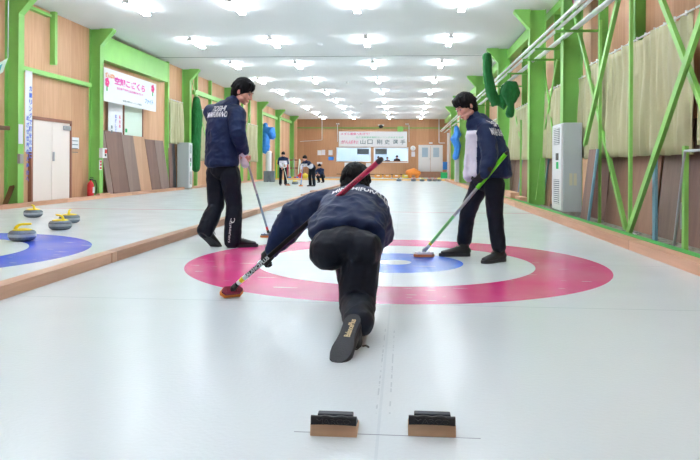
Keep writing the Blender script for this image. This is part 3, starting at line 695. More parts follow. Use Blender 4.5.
# tubular steel frame on the right
t = thing('steel_pipe_frame', 'grey steel pipe frame leaning by the boards at right margin', 'frame', onX(673.5, 249, 2.72))
a = onX(685, 151, 2.72); b = onX(673.5, 249, 2.7); c = a + V((0, -.95, 0)); d = b + V((0, -.72, 0))
MB().tube([a, b], .014, 10).build('leg', M['steel'], t, smooth=40); MB().tube([c, d], .014, 10).build('leg', M['steel'], t, smooth=40)
MB().tube([a, c], .014, 10).build('top_rail', M['steel'], t, smooth=40)
for p in (b, d): MB().lathe([(.02, 0), (.022, .03), (.015, .05)], 12, (p.x, p.y, p.z - .03)).build('foot_cap', M['red_shade'], t)
for p, (px, py) in ((1, (682, 215)),):
    p = onX(px, py, 2.75); MB().tube([p + V((0, 0, .12)), p + V((0, .02, 0)), p + V((0, 0, -.14))], .014, 8).put('turnbuckle', M['steel'], 'small steel turnbuckle hanging beside thin green post near steel frame', 'turnbuckle', p)
# timber offcuts on the right kerb
p = onX(508, 201, 2.6); MB().box(2.52, 2.72, p.y - .9, p.y + .9, .1, .24).put('timber_block', M['curb_wood'], 'pale timber beam on the right kerb behind the right player', 'timber', p)
p = onX(521, 203, 2.72); MB().box(2.62, 2.8, p.y - .4, p.y + .4, .075, .16).put('timber_block', M['curb_wood'], 'short timber offcut beside the base of tall green column', 'timber', p)
p = onX(102, 195, -7.5); MB().box(-7.52, -7.42, p.y - .3, p.y + .3, .085, .13).put('timber_block', M['curb_wood'], 'small timber offcut on the left kerb by switch box column', 'timber', p)
p = onX(297, 204, -2.6)
# ---- white pipes on brackets
t = thing('pipe_rack', 'long rack of white pipes on green brackets along right wall', 'pipe rack', (2.7, 12, 3.1))
zp = 3.12
for i, (x, z) in enumerate(((2.50, zp + .10), (2.58, zp + .06), (2.76, zp), (2.84, zp + .03))):
    y = 6.0
    k = 0
    while y < 44:
        l = 4.0; MB().tube([(x, y, z), (x, min(y + l - .04, 45), z)], .028, 10).build('pipe', M['white_gloss'], t, smooth=40)
        MB().tube([(x, y + l - .12, z), (x, y + l + .06, z)], .034, 10).build('coupling', M['mint'], t, smooth=40); y += l
for y in (8.3, 11.2, 12.9, 14.2, 16.3, 18.9, 21.8, 24.8, 29, 34.5, 40):
    MB().box(2.46, XR - .01, y - .02, y + .02, zp - .07, zp - .03).build('bracket', M['green_dark'], t)
# poster behind the pipes at the top
A = onX(566, -6, 2.95); B = onX(587, 10, 2.95)
t = thing('banner', 'white banner corner with pink and blue letters above the white pipes', 'banner', (2.98, (A.y + B.y) / 2, 3.6))
MB().box(2.98, 3.0, B.y, A.y, onX(569, 13, 2.95).z, 4.15).build('board', M['paper'], t)
for ch, px, py, mt in (('か', 571.5, 4, 'deep_pink'), ('つ', 577.5, 0, 'lblue_ink')):
    p = onX(px, py, 2.975); lettering('character', ch, p, -UY, UZ, M[mt], t, .3, .22, offset=.04)
# ---- green net bundles
def bundle(mb_fn, name, mt, label, cat, base, voxel=.02, fold=.03, fs=(1, 1, .25), fsc=14):
    b = MB(); mb_fn(b); me = remeshed(b, name, mt, voxel, 2, base, fold, fsc, fs); return tag(link(name, me, None, None, base), label, cat)
yN = 17.5
P = lambda px, py, Y=yN: at(px, py, Y)
def f(b):
    b.loft([P(487, 57), P(488, 75), P(491, 92), P(496.5, 104), P(501, 106), P(504.5, 98), P(505, 88)], [.11, .115, .13, .13, .12, .14, .1])
top = P(487, 57); top.z = min(top.z, ZC - .12)
bundle(f, 'green_net', M['net_green'], 'long dark green net hung in a loop from the ceiling near pipes', 'net', P(497, 107))
def f(b):
    b.loft([P(514, 84, 16.6), P(509, 86, 16.6), P(507, 92, 16.6), P(509, 99, 16.6), P(511, 106, 16.6)], [.07, .13, .14, .10, .07]); b.loft([P(509, 85, 16.6), P(513, 88, 16.6), P(515.5, 93, 16.6), P(513, 99, 16.6), P(511, 103, 16.6)], [.1, .13, .11, .1, .06]); b.loft([P(511, 103, 16.6), P(510.5, 109, 16.6), P(510, 113.5, 16.6)], [.05, .09, .1])
bundle(f, 'green_net', M['net_green'], 'knotted green net bundle with frayed tail beside the long looped net', 'net', P(511, 100, 16.6))
y = onX(197, 130, -7.4).y
def f(b): b.loft([P(196.5, 100, y), P(197, 115, y), P(195.5, 140, y), P(196, 168, y)], [.12, .2, .19, .14])
bundle(f, 'green_net', M['net_green'], 'tall dark green net hanging behind the back of the left player', 'net', P(196, 168, y))
y = onX(269, 140, -7.2).y
def f(b): b.loft([P(265.5, 125, y), P(266, 140, y), P(265.5, 150, y)], [.12, .2, .2]); b.loft([P(267, 131, y), P(271, 131, y), P(272.5, 136, y)], [.2, .26, .18]); b.ell(P(266, 146, y), (.21, .21, .21))
bundle(f, 'blue_bundle', M['blue_plastic'], 'bright blue plastic bundle hanging on the left wall', 'bundle', P(268, 150, y), .04, .05, (1, 1, 1), 6)
y = onX(456, 140, 2.5).y
def f(b): b.loft([P(456.5, 128, y), P(457.5, 134, y), P(454.5, 139, y), P(457.5, 146, y), P(457, 151, y), P(455.5, 157, y)], [.1, .18, .2, .17, .13, .14])
bundle(f, 'blue_bundle', M['blue_plastic'], 'twisted blue sheet hanging by the right wall beyond right player', 'bundle', P(456, 157, y), .025, .04, (1, 1, 1), 8)
# ---- far wall
def far_sheet(name, x0, y0, x1, y1, mt, label, cat, Y=YF, th=.02):
    A, B = at(x0, y0, Y), at(x1, y1, Y); o = MB().box(A.x, B.x, Y - th, Y - .001, B.z, A.z).put(name, M[mt], label, cat, (A.x, Y, B.z)); return A, B, o
A, B = at(339, 131.5, YF), at(407, 147, YF)
t = thing('banner', 'wide white banner with pink and grey Japanese lettering above the far windows', 'banner', ((A.x + B.x) / 2, YF - .1, B.z)); W, Hh = B.x - A.x, A.z - B.z
MB().box(A.x, B.x, YF - .12, YF - .11, B.z, A.z).build('cloth', M['paper'], t)
def fl(nm, s, u, v, w_, h, mt): lettering(nm, s, (A.x + W * u, YF - .125, A.z - Hh * v), UX, UZ, M[mt], t, W * w_, Hh * h, offset=.008)
fl('top_line', 'メダル獲得へむけて!', .24, .16, .42, .16, 'deep_pink'); fl('green_line', '北海道南富良野町カーリングのまち応援', .60, .38, .70, .12, 'green_ink')
fl('cheer', 'がんばれ!', .16, .68, .25, .24, 'deep_pink')
for ch, u in zip('山口剛史選手', (.355, .46, .60, .71, .83, .94)): fl('character', ch, u, .68, .075, .30, 'slate_ink')
far_sheet('green_notice', 397.5, 126.5, 403, 132, 'green', 'small green square notice above right end of the far banner', 'notice', YF - .1)
for px, py, px1, py1, mt, lb_ in ((317.5, 150.2, 321.5, 155.2, 'paper', 'white sheet pinned leftmost on the far wall beside far windows'), (321.8, 149.8, 325.2, 155, 'jacket_white', 'pinkish sheet second from left on the far wall'),
        (328.5, 150, 332.6, 155.2, 'paper', 'pale sheet above the light blue notice on far wall'), (328.5, 156.8, 333.8, 160.2, 'blue_plastic', 'light blue notice on far wall left of the windows'),
        (317, 162, 322.3, 164.3, 'paper', 'small wide white label above crouching distant person'), (344.5, 162.5, 352, 168, 'paper', 'white notice under left far window above kneeling player head'),
        (353, 162.5, 359, 166.5, 'paper', 'smaller white notice under left far window right of the wide one'), (366, 163, 371, 167, 'paper', 'white notice below the gap between far windows'), (411.4, 151.5, 415, 156.7, 'jacket_white', 'pink and white poster under the far wall clock'), (429, 142.2, 432.5, 143.8, 'paper', 'small white sign above the far double door')):
    far_sheet('paper_notice', px, py, px1, py1, mt, lb_, 'notice')
c = at(413, 148.3, YF - .08)
t = thing('wall_clock', 'round white clock on the far wall right of the windows', 'clock', c)
ck = MB(); ck.add([], []); 
me = MB().lathe([(.17, 0), (.19, .03), (.16, .05)], 24).mesh('case', M['white'], 40); o = link('case', me, t); o.rotation_euler = (math.pi / 2, 0, 0)
MB().box(c.x - .008, c.x + .008, c.y - .06, c.y - .052, c.z, c.z + .12).box(c.x, c.x + .09, c.y - .06, c.y - .052, c.z - .008, c.z + .008).build('hands', M['black'], t)
for px, py, lb_ in ((337.8, 123.7, 'small white floodlight above left end of the far banner'), (407, 124, 'small white floodlight above right end of the far banner')):
    p = at(px, py, YF - .2); t = thing('floodlight', lb_, 'lamp', p, 'floodlights over the far banner')
    for s in (-1, 1): MB().ell(p + V((s * .07, -.02, 0)), (.045, .07, .05)).build('lamp_head', M['white'], t, smooth=60)
    MB().box(p.x - .1, p.x + .1, p.y, p.y + .2, p.z - .07, p.z - .045).build('bracket', M['steel'], t)
p = at(381, 126.5, YF - .2); t = thing('camera_dome', 'dark dome camera on bracket above the middle of far banner', 'camera', p)
MB().ell(p, (.17, .17, .14)).build('dome', M['black'], t, smooth=60); MB().box(p.x - .22, p.x + .22, p.y - .05, p.y + .2, p.z + .08, p.z + .14).build('mount', M['white'], t)
# crates on a bench behind the far kerb
bx = [(374.5, 'box_orange', 'leftmost orange crate in the row below the far windows'), (383.5, 'box_orange', 'orange crate second from left below the far windows'), (392.8, 'box_orange', 'orange crate next to the yellow one below far windows'), (402.3, 'box_yellow', 'yellow crate at the right end of the crate row')]
for px, mt, lb_ in bx:
    A, B = at(px, 174.6, 46), at(px + 7.4, 178.5, 46); t = thing('crate', lb_, 'crate', ((A.x + B.x) / 2, 46.2, 0), 'crates by the far wall')
    MB().box(A.x, B.x, 46, 46.4, 0, A.z).build('body', M[mt], t, bevel=.01); MB().box((A.x + B.x) / 2 - .1, (A.x + B.x) / 2 + .1, 45.985, 46, A.z * .55, A.z * .8).build('label', M['paper'], t)
A, B = at(337, 173.6, 46.8), at(412, 174.6, 46.8); t = thing('bench', 'long low dark bench along the foot of the far wall', 'bench', ((A.x + B.x) / 2, 46.9, 0))
MB().box(A.x, B.x, 46.5, 47.2, A.z - .06, A.z).build('seat', M['plank_dark'], t)
for k in range(6): x = A.x + (B.x - A.x) * (k + .5) / 6; MB().box(x - .04, x + .04, 46.6, 47.1, 0, A.z - .06).build('leg', M['black'], t)
def f(b):
    y = 45.5; b.loft([P(408.5, 172.5, y), P(414, 171.5, y), P(418, 173, y)], [.18, .22, .18]); b.loft([P(410, 174, y), P(410, 178, y)], [.12, .1]); b.loft([P(417, 174, y), P(417, 178, y)], [.12, .1])
bundle(f, 'orange_tarp', M['tarp_orange'], 'orange tarp draped over a low stand left of far door', 'tarp', P(413, 178, 45.5), .05, .05, (1, 1, 1), 5)
def f(b): b.loft([P(331, 171.5, 45), P(337, 171.5, 45)], [.14, .16])
p = at(445, 164, 47); MB().box(p.x - .15, p.x + .15, 46.8, 47.2, p.z - .4, p.z + .15).put('blue_bin', M['blue_plastic'], 'small blue bin beside the far double door', 'bin', p, bevel=.02)
p = at(444, 176, 46); MB().box(p.x - .22, p.x + .22, 45.8, 46.2, 0, p.z + .25).put('dark_box', M['leaf_ink'], 'dark green box on the floor beside the far door', 'box', p, bevel=.02)
# far left corner clutter
yq = 44.0
def far_pole(px0, py0, px1, py1, mt, lb_, head='red_handle', Y=yq):
    a, b = at(px0, py0, Y), at(px1, py1, Y + .5); a.z = .04
    t = thing('curling_broom', lb_, 'broom', a, 'brooms leaning in the far left corner')
    MB().tube([a, b], .036, 8).build('shaft', M[mt], t); MB().box(a.x - .1, a.x + .1, a.y - .05, a.y + .05, 0, .08).build('brush_head', M[head], t, bevel=.01)
for i, (x0, x1, mt, hd, lb_) in enumerate(((287, 288, 'red_shaft', 'black', 'red-shafted broom, leftmost in the far left corner'), (290, 289, 'white_gloss', 'blue_plastic', 'white-shafted broom left of the green one in the corner'), (292.5, 293, 'green_shaft', 'box_yellow', 'green-shafted broom in the far left corner'),
        (295, 294, 'silver_shaft', 'red_handle', 'silver-shafted broom behind the pushed stone in far corner'), (298, 299.5, 'mint', 'blue_plastic', 'pale mint broom near right end of the corner brooms'), (301.5, 300, 'white_gloss', 'red_handle', 'white broom rightmost of the corner brooms'))):
    far_pole(x0, 179, x1, 158 + (i % 3), mt, lb_, hd)
t = thing('broom_rack', 'wooden rail rack holding brooms in the far left corner', 'rack', at(294, 179, 44.9))
for px in (284, 303): p = at(px, 160, 44.8); MB().box(p.x - .05, p.x + .05, 44.8, 44.9, 0, p.z).build('upright', M['board_mid'], t)
for py in (160, 168): a, b = at(284, py, 44.8), at(303, py, 44.8); MB().box(a.x, b.x, 44.8, 44.86, a.z - .05, a.z + .05).build('rail', M['board_mid'], t)
for px, py, mt, lb_ in ((301, 177, 'red_sign', 'red bag on the floor in the far left corner'), (305, 177.5, 'box_yellow', 'small yellow bag right of the red bag in far corner')):
    p = at(px, py, 42); p.z = 0; b = MB(); b.ell(p + V((0, 0, .16)), (.22, .16, .16)); b.loft([p + V((-.12, 0, .26)), p + V((0, 0, .36)), p + V((.12, 0, .26))], [.02] * 3)
    me = remeshed(b, 'bag', M[mt], .03, 1, p, .02, 8); tag(link('bag', me, None, None, p), lb_, 'bag')
ya = onX(267, 178, -7.3).y
a = at(268.5, 180, ya); a.z = 0; zt_ = at(268, 151, ya).z
MB().lathe([(.16, 0), (.16, zt_ - .03), (.13, zt_), (.06, zt_), (.05, zt_ - .04)], 18, a).put('rolled_mat', M['paper'], 'tall white rolled mat standing by left wall under blue bundle', 'mat', a, smooth=40)
for px0, px1, lb_ in ((263.5, 268.5, 'grey metal box before the white rolled mat, left one'), (269.5, 274, 'grey metal box before the white rolled mat, right one')):
    A, B = at(px0, 171, 33), at(px1, 176, 33); MB().box(A.x, B.x, 33, 33.3, 0, A.z).put('metal_box', M['ac_dark'], lb_, 'box', (A.x, 33, 0), bevel=.02)
for px, mt, lb_ in ((272, 'board_mid', 'brown wooden post leaning by the far left column'), (276.5, 'box_yellow', 'yellow pole leaning by the far left column')):
    a = at(px, 179, 38); a.z = 0; b = at(px + .3, 153 if mt == 'board_mid' else 160, 38.5); MB().bar(a, b, .12 if mt == 'board_mid' else .05, .05).put('leaning_pole', M[mt], lb_, 'pole', a)
def f(b): b.loft([at(449.5, 158, 30), at(452, 158, 30), at(453, 152, 30)], [.07, .1, .07])
# ---- curling stones
def stone_proto(hm):
    t = thing('curling_stone', '', 'curling stone')
    R = .145
    MB().lathe([(.02, .006), (.06, .0), (.075, .002), (.108, .009), (.130, .023), (R - .003, .046), (R, .060), (R, .074), (R - .003, .090), (.136, .104), (.120, .116), (.095, .123), (.03, .125)], 40).build('granite_body', M['granite'], t, smooth=35)
    MB().lathe([(R - .004, .049), (R + .001, .055), (R + .0015, .078), (R - .003, .086)], 40).build('striking_band', M['granite_band'], t, smooth=35)
    h = MB().lathe([(.02, .120), (.10, .123), (.099, .130), (.06, .139), (.02, .142)], 32).build('handle_base', M[hm], t, smooth=35)
    b = MB(); b.loft([(-.07, 0, .135), (-.06, 0, .16), (-.035, 0, .180), (.0, 0, .188), (.06, 0, .190), (.085, 0, .191)], [(.018, .022), (.016, .018), (.016, .015), (.017, .014), (.018, .014), (.017, .013)], side=(0, 1, 0), seg=14)
    b.build('handle', M[hm], t, smooth=60); return t
SY = stone_proto('yellow_handle_plastic'[:6]); SR = copy_tree(SY)
for c_ in kids(SR):
    if c_.name.startswith('handle'): c_.data = c_.data.copy(); c_.data.materials[0] = M['red_handle']
SB = copy_tree(SY)
def place_stone(px, py, rz, label, proto=SY, group='yellow-handled curling stones on the left sheet', use=False):
    p = onZ(px, py, 0); o = proto if use else copy_tree(proto); o.location = (p.x, p.y, 0); o.rotation_euler = (0, 0, rz); o['label'] = label; o['group'] = group; return o
GS = 'stones on the left sheet'
place_stone(22.3, 241, .3, 'grey curling stone with yellow handle standing on the blue ring', SY, GS, True)
place_stone(60.2, 229.8, 2.6, 'yellow-handled stone just beyond blue ring, in front of another stone', SY, GS)
place_stone(69.5, 223.3, 1.9, 'yellow-handled stone partly hidden behind the middle stone', SY, GS)
place_stone(33.2, 217.3, 2.3, 'yellow-handled stone furthest back, nearest to the left kerb', SY, GS)
place_stone(295, 184.3, .4, 'yellow-handled stone swept by two distant players', SY, 'stone in play far down the hall')
DELIV = place_stone(357.5, 284.5, 1.6, 'stone held by the kneeling delivering player, half hidden behind his leg', SY, 'stone being delivered')
GF = 'stones lined up at the far end'
SR['label'] = 'x'
for i, (px, pr, lb_) in enumerate(((399, SB, 'dark stone leftmost in the far row of stones'), (413.5, SR, 'red-handled stone below the orange tarp in far row'), (422, SY, 'yellow-handled stone third in the far row'), (429.5, SR, 'red-handled stone fourth in the far row'), (435, SR, 'red-handled stone touching the fourth one in the far row'), (439, SY, 'yellow-handled stone rightmost in the far row'))):
    place_stone(px, 181.3, 1 + i, lb_, pr, GF, use=(i in (0, 1)))
for c_ in kids(SB):
    if c_.name.startswith('handle'): c_.data = c_.data.copy(); c_.data.materials[0] = M['black']
# ---- hacks
def hack(px0, px1, label):
    a, b = onZ(px0, 437), onZ(px1, 437); x0, x1, y0 = a.x, b.x, (a.y + b.y) / 2; xm = (x0 + x1) / 2
    t = thing('hack', label, 'hack', (xm, y0, 0), 'starting hacks on the ice')
    q = [V((x0, y0, 0)), V((x1, y0, 0)), V((x1, y0 + .12, 0)), V((x0, y0 + .12, 0))]
    MB().hexa(q, [q[0] + V((0, .008, .038)), q[1] + V((0, .008, .038)), q[2] + V((0, 0, .012)), q[3] + V((0, 0, .012))]).build('wooden_base', M['hack_wood'], t, bevel=.003)
    # rubber footrest: convex dark block with rounded top edge
    vs = []; prof = [(.002, .036), (.002, .062), (.006, .067), (.014, .067), (.03, .058), (.06, .042), (.10, .015)]
    n = 10; b = MB(); 
    for i in range(n + 1):
        u = i / n; bulge = .012 * math.sin(u * math.pi); x = x0 + .002 + (x1 - x0 - .004) * u; dz = -.004 * abs(2 * u - 1) ** 6 - (.004 * math.sin(u * math.pi * 3) ** 2)
        for k, (py, pz) in enumerate(prof): vs.append((x, y0 + py - bulge * .4, pz + (dz if k else .004 * math.sin(u * math.pi))))
    m_ = len(prof); fs = [(i * m_ + k, i * m_ + k + 1, (i + 1) * m_ + k + 1, (i + 1) * m_ + k) for i in range(n) for k in range(m_ - 1)]
    fs += [(i * m_, (i + 1) * m_, (i + 1) * m_ + m_ - 1, i * m_ + m_ - 1) for i in range(n)] + [tuple(range(m_)), tuple(reversed(range(n * m_, (n + 1) * m_)))]
    b.add(vs, fs); rbm = b.build('rubber_footrest', M['rubber'], t, smooth=40)
    MB().box(x0 + .02, x1 - .015, y0 + .035, y0 + .065, .035, .0605).build('back_block', mat('slate_rubber', (.035, .04, .055), .5) if 'slate_rubber' not in bpy.data.materials else bpy.data.materials['slate_rubber'], t, bevel=.004)
    lettering('raised_letters', 'MARCO', (xm, y0 - .006, .050), UX, UZ, M['black'], t, .11, .017, offset=.02, thick=.003)
    return t
hack(309.5, 357, 'left of the two black rubber starting hacks on a wooden base')
hack(408, 456, 'right of the two black rubber starting hacks on a wooden base')
# ================================================================== PEOPLE
def nrm(v): return V(v).normalized()
def frame(f, u):
    f = nrm(f); r = f.cross(V(u)).normalized(); return r, f, r.cross(f)
def head_prims(b, c, f, u, s):
    r, f, u = frame(f, u); c = V(c); ax = (r, f, u)
    L = lambda x, y, z: c + (r * x + f * y + u * z) * s
    E_ = lambda x, y, z, a, d, e: b.ell(L(x, y, z), (a * s, d * s, e * s), ax, 20)
    E_(0, -.012, .035, .074, .092, .085); E_(0, .03, -.02, .060, .060, .078); E_(0, .048, -.07, .040, .038, .036)
    E_(0, .066, -.094, .020, .018, .015)
    for k in (-1, 1):
        E_(k * .034, .058, -.022, .030, .028, .028); E_(k * .076, -.008, -.008, .009, .019, .031); E_(k * .047, .015, -.062, .022, .042, .028)
    b.loft([L(-.032, .080, .022), L(0, .086, .020), L(.032, .080, .022)], [.011 * s] * 3)
    b.loft([L(0, .086, .012), L(0, .100, -.018), L(0, .106, -.030)], [.008 * s, .011 * s, .013 * s]); E_(0, .094, -.035, .019, .012, .009)
    E_(0, .085, -.060, .024, .012, .007); E_(0, .082, -.072, .021, .012, .008)
    return L, ax
def face_parts(L, ax, s, root):
    for k in (-1, 1):
        MB().ell(L(k * .031, .079, .003), (.011 * s, .008 * s, .006 * s), ax, 12).build('eye', M['eye_white'], root, smooth=80)
        MB().ell(L(k * .031, .0865, .002), (.006 * s, .003 * s, .006 * s), ax, 10).build('iris', M['iris'], root, smooth=80)
        MB().loft([L(k * .012, .092, .024), L(k * .032, .090, .030), L(k * .050, .078, .024)], [(.003 * s, .003 * s)] * 3).build('eyebrow', M['hair'], root, smooth=80)
    MB().ell(L(0, .094, -.066), (.020 * s, .005 * s, .006 * s), ax, 12).build('lips', M['lips'], root, smooth=80)
def hair_mesh(L, ax, s, root, voxel=.006, longer=0):
    b = MB(); E_ = lambda x, y, z, a, d, e: b.ell(L(x, y, z), (a * s, d * s, e * s), ax, 20)
    E_(0, -.018, .046, .089, .102, .096); E_(0, -.047, -.006 - longer * .016, .085 + longer * .005, .068, .092 + longer * .012); E_(0, -.062, -.045 - longer * .02, .066, .044, .055)
    E_(0, .026, .082, .066, .062, .048)
    for k in (-1, 1):
        E_(k * .060, -.004, .048, .026, .054, .046); E_(k * .074, .010, .012, .010, .014, .030)
        for j in range(3): b.loft([L(k * (.010 + .022 * j), .060 - .004 * j, .098), L(k * (.012 + .022 * j), .084 - .010 * j, .070 - .004 * j), L(k * (.010 + .022 * j), .088 - .011 * j, .048)], [.016 * s, .010 * s, .004 * s])
    for x in (-.055, -.036, -.014, .006, .03, .05): b.loft([L(x, .072 - abs(x) * .4, .088), L(x + .006, .090 - abs(x) * .5, .064), L(x + .012, .092 - abs(x) * .6, .040)], [.015 * s, .010 * s, .003 * s], seg=8)
    rr = random.Random(5)
    for i in range(60):                      # locks lying along the skull
        a = rr.uniform(0, 2 * math.pi); e = rr.uniform(.0, 1.3)
        p = (.080 * math.cos(a) * math.cos(e), -.022 + .092 * math.sin(a) * math.cos(e), .044 + .083 * math.sin(e))
        if p[1] > .02 and p[2] < .09: continue
        q = (p[0] * 1.05 + rr.uniform(-.015, .015), p[1] * 1.04 - .006, p[2] - .040)
        b.loft([L(*p), L(*q)], [.013 * s, .009 * s], seg=8)
    me = remeshed(b, 'hair', M['hair'], voxel, 1, parent_world(root), .007, 34, (1, 1, .35)); return link('hair', me, root)
def hand_prims(b, w, d, n, s=1, curl=1.0, thumb=1, fat=1.0):
    """palm, four unequal bent fingers and a thumb; d towards the fingers, n the way the palm faces"""
    w = V(w); d = nrm(d); n = nrm(V(n) - d * V(n).dot(d)); l = d.cross(n) * thumb
    b.loft([w - d * .02 * s, w + d * .03 * s, w + d * .088 * s], [(.026 * s * fat, .019 * s * fat), (.037 * s * fat, .016 * s * fat), (.041 * s * fat, .013 * s * fat)], side=l)
    for i, (o, k) in enumerate(((.031, .93), (.011, 1.03), (-.010, .97), (-.030, .78))):
        p = w + (d * .088 + l * o) * s; a = 0; R_ = .0095 * s * fat; pts = [p - d * .02 * s, p]
        for sg, an in ((.044, .55), (.027, .95), (.021, .7)):
            a += an * curl; v = d * math.cos(a) + n * math.sin(a); p = p + v * sg * k * s; pts.append(p)
        b.loft(pts, [R_, R_, R_ * .95, R_ * .88, R_ * .75], seg=8)
    p = w + (d * .02 + l * .03) * s; pts = [p]
    for sg, v in ((.035, d * .6 + l * .7 + n * .3), (.030, d * .75 + l * .25 + n * .75 * curl), (.026, d * .6 - l * .2 * curl + n * .9 * curl)):
        p = p + v.normalized() * sg * s; pts.append(p)
    b.loft(pts, [.014 * s * fat, .012 * s * fat, .0105 * s * fat, .008 * s * fat], seg=8)
def shoe(root, heel, toe, up, s=1, L_=.285, label=None, grip=None, voxel=.006):
    """heel and toe are points of the sole's line; up points into the ankle"""
    heel = V(heel); t = nrm(V(toe) - heel); u = V(up) - t * V(up).dot(t); u = u.normalized(); x = t.cross(u)
    k = L_ * s / .285
    G = lambda a, y, z: heel + (x * a + t * y + u * z) * k
    b = MB(); ax = (x, t, u)
    b.loft([G(0, .028, .05), G(0, .09, .055), G(0, .16, .045), G(.002, .215, .036), G(.002, .250, .032)], [(.034 * k, .036 * k), (.034 * k, .040 * k), (.040 * k, .030 * k), (.043 * k, .023 * k), (.036 * k, .018 * k)], side=x)
    b.loft([G(0, .055, .06), G(0, .055, .115)], [(.038 * k, .045 * k), (.036 * k, .042 * k)], side=x); b.ell(G(0, .035, .045), (.036 * k, .036 * k, .04 * k), ax)
    me = remeshed(b, 'shoe', M['shoe'], voxel, 2, parent_world(root)); so = link('shoe', me, root)
    if label: so['label'] = label
    hw = [(.0, .004), (.004, .018), (.014, .028), (.04, .036), (.08, .034), (.12, .033), (.16, .040), (.20, .047), (.235, .046), (.262, .036), (.278, .022), (.285, .006)]
    pts = [(w, y) for y, w in hw] + [(-w * (.93 if .14 < y < .26 else 1), y) for y, w in reversed(hw)]
    n = len(pts); q = MB(); vs = [G(a, y, -.0) for a, y in pts] + [G(a * 1.03, y * 1.005, .010) for a, y in pts] + [G(a * .97, y, .026) for a, y in pts]
    fs = [tuple(range(n)), tuple(reversed(range(2 * n, 3 * n)))] + [(r_ * n + i, r_ * n + (i + 1) % n, (r_ + 1) * n + (i + 1) % n, (r_ + 1) * n + i) for r_ in (0, 1) for i in range(n)]
    q.add(vs, fs); sl = q.build('sole', M['sole'], so, smooth=50)
    la = MB()
    for i in range(4): y = .125 + .022 * i; z = .090 - .010 * i; la.loft([G(-.025, y, z - .012), G(0, y + .004, z), G(.025, y, z - .012)], [.0035 * k] * 3, seg=6)
    la.loft([G(0, .12, .094), G(.03, .115, .092), G(.045, .125, .070)], [.003 * k] * 3, seg=6); la.build('laces', M['black'], so, smooth=60)
    return so, sl, G
def limb_pts(a, b, c, bulge=0): a, b, c = V(a), V(b), V(c); return [a, a.lerp(b, .5), b, b.lerp(c, .5), c]
def person(label, base, J, rv, tor, s=1.0, voxel=.008, hv=.006, cloth=('navy', 'navy_pants'), pick=None, group=None, gloves=(), sleeves=(.078, .070, .062, .055, .047), legs=(.095, .088, .080, .076, .072), hands=None, fold=.011, shoe_info=None, extra_j=None, extra_t=None, face=True, longer=0, shins=None, detail=True, cat='person', pelvis_r=(.165, .12, .12)):
    base = V(base); root = thing('person', label, cat, base, group); rv = nrm(rv)
    fr_t = nrm(V((0, 0, 1)).cross(rv))                    # front direction, level
    # --- body: one continuous skin
    b = MB(); L, ax = head_prims(b, J['head'], J['hf'], J['hu'], s)
    b.loft([L(0, -.025, -.04), L(0, -.028, -.085), J['neck']], [.052 * s, .050 * s, .058 * s])
    T = [V(p) for p in J['torso']]
    b.loft([T[0]] + T[1:] + [V(J['neck'])], [(a * .78, d * .72) for a, d in tor] + [(.05 * s, .05 * s)], side=rv)
    for k in 'lr':
        b.loft(limb_pts(J['sh_' + k], J['el_' + k], J['wr_' + k]), [r * s for r in (.048, .043, .038, .036, .027)])
        b.loft(limb_pts(J['hip_' + k], J['kn_' + k], J['an_' + k]), [r * s for r in (.078, .066, .052, .048, .038)])
        h = hands[k]; hand_prims(b, J['wr_' + k], h[0], h[1], s, h[2], h[3])
    me = remeshed(b, 'body', M['skin'], hv, 1, base); link('body', me, root)
    if face: face_parts(L, ax, s, root)
    hair_mesh(L, ax, s, root, hv if not detail else .005, longer)
    # --- jacket
    b = MB(); n = len(T)
    b.loft(T, tor, side=rv, seg=22, cq=.3)
    b.loft([T[-1].lerp(V(J['neck']), .2), V(J['neck']) + (V(J['neck']) - T[-1]).normalized() * .018 * s], [(.085 * s, .075 * s), (.066 * s, .064 * s)], side=rv)
    for k in 'lr':
        b.loft(limb_pts(J['sh_' + k], J['el_' + k], V(J['wr_' + k]).lerp(V(J['el_' + k]), .04)), [r * s for r in sleeves])
        b.loft([T[-1], V(J['sh_' + k])], [.085 * s, .078 * s])
    if extra_j: extra_j(b)
    me = remeshed(b, 'jacket', [M[cloth[0]], M['jacket_white']], voxel, 2, base, fold * s, 7, (1, 1, 1.3), pick); jk = link('jacket', me, root)
    bv = BVHTree.FromPolygons([v.co + base for v in me.vertices], [tuple(p.vertices) for p in me.polygons])
    # --- trousers
    b = MB(); hc = (V(J['hip_l']) + V(J['hip_r'])) / 2
    up = (T[1] - T[0]).normalized()
    b.ell(hc + up * .05 * s, (pelvis_r[0] * s, pelvis_r[1] * s, pelvis_r[2] * s), (rv, up.cross(rv), up))
    for k in 'lr': b.loft(limb_pts(J['hip_' + k], J['kn_' + k], J['an_' + k]), [r * s for r in legs])
    if extra_t: extra_t(b)
    me = remeshed(b, 'trousers', [M[cloth[1]], M['navy_cuff']], voxel, 2, base, fold * s * .9, 8, (1, 1, .7), shins); tr = link('trousers', me, root)
    bt = BVHTree.FromPolygons([v.co + base for v in me.vertices], [tuple(p.vertices) for p in me.polygons])
    for k in gloves:
        h = hands[k]; b = MB(); hand_prims(b, J['wr_' + k], h[0], h[1], s, h[2], h[3], 1.22)
        d = nrm(h[0]); b.loft([V(J['wr_' + k]) - d * .05 * s, V(J['wr_' + k]) + d * .01 * s], [.034 * s, .032 * s])
        link('glove', remeshed(b, 'glove', M['glove'], .005, 1, base), root)
    out = {'root': root, 'jacket': jk, 'bvh': bv, 'bt': bt, 'shoes': [], 'L': L}
    for k, a, c, u, kw in (shoe_info or []): out['shoes'].append(shoe(root, a, c, u, s, voxel=hv, **kw))
    return out
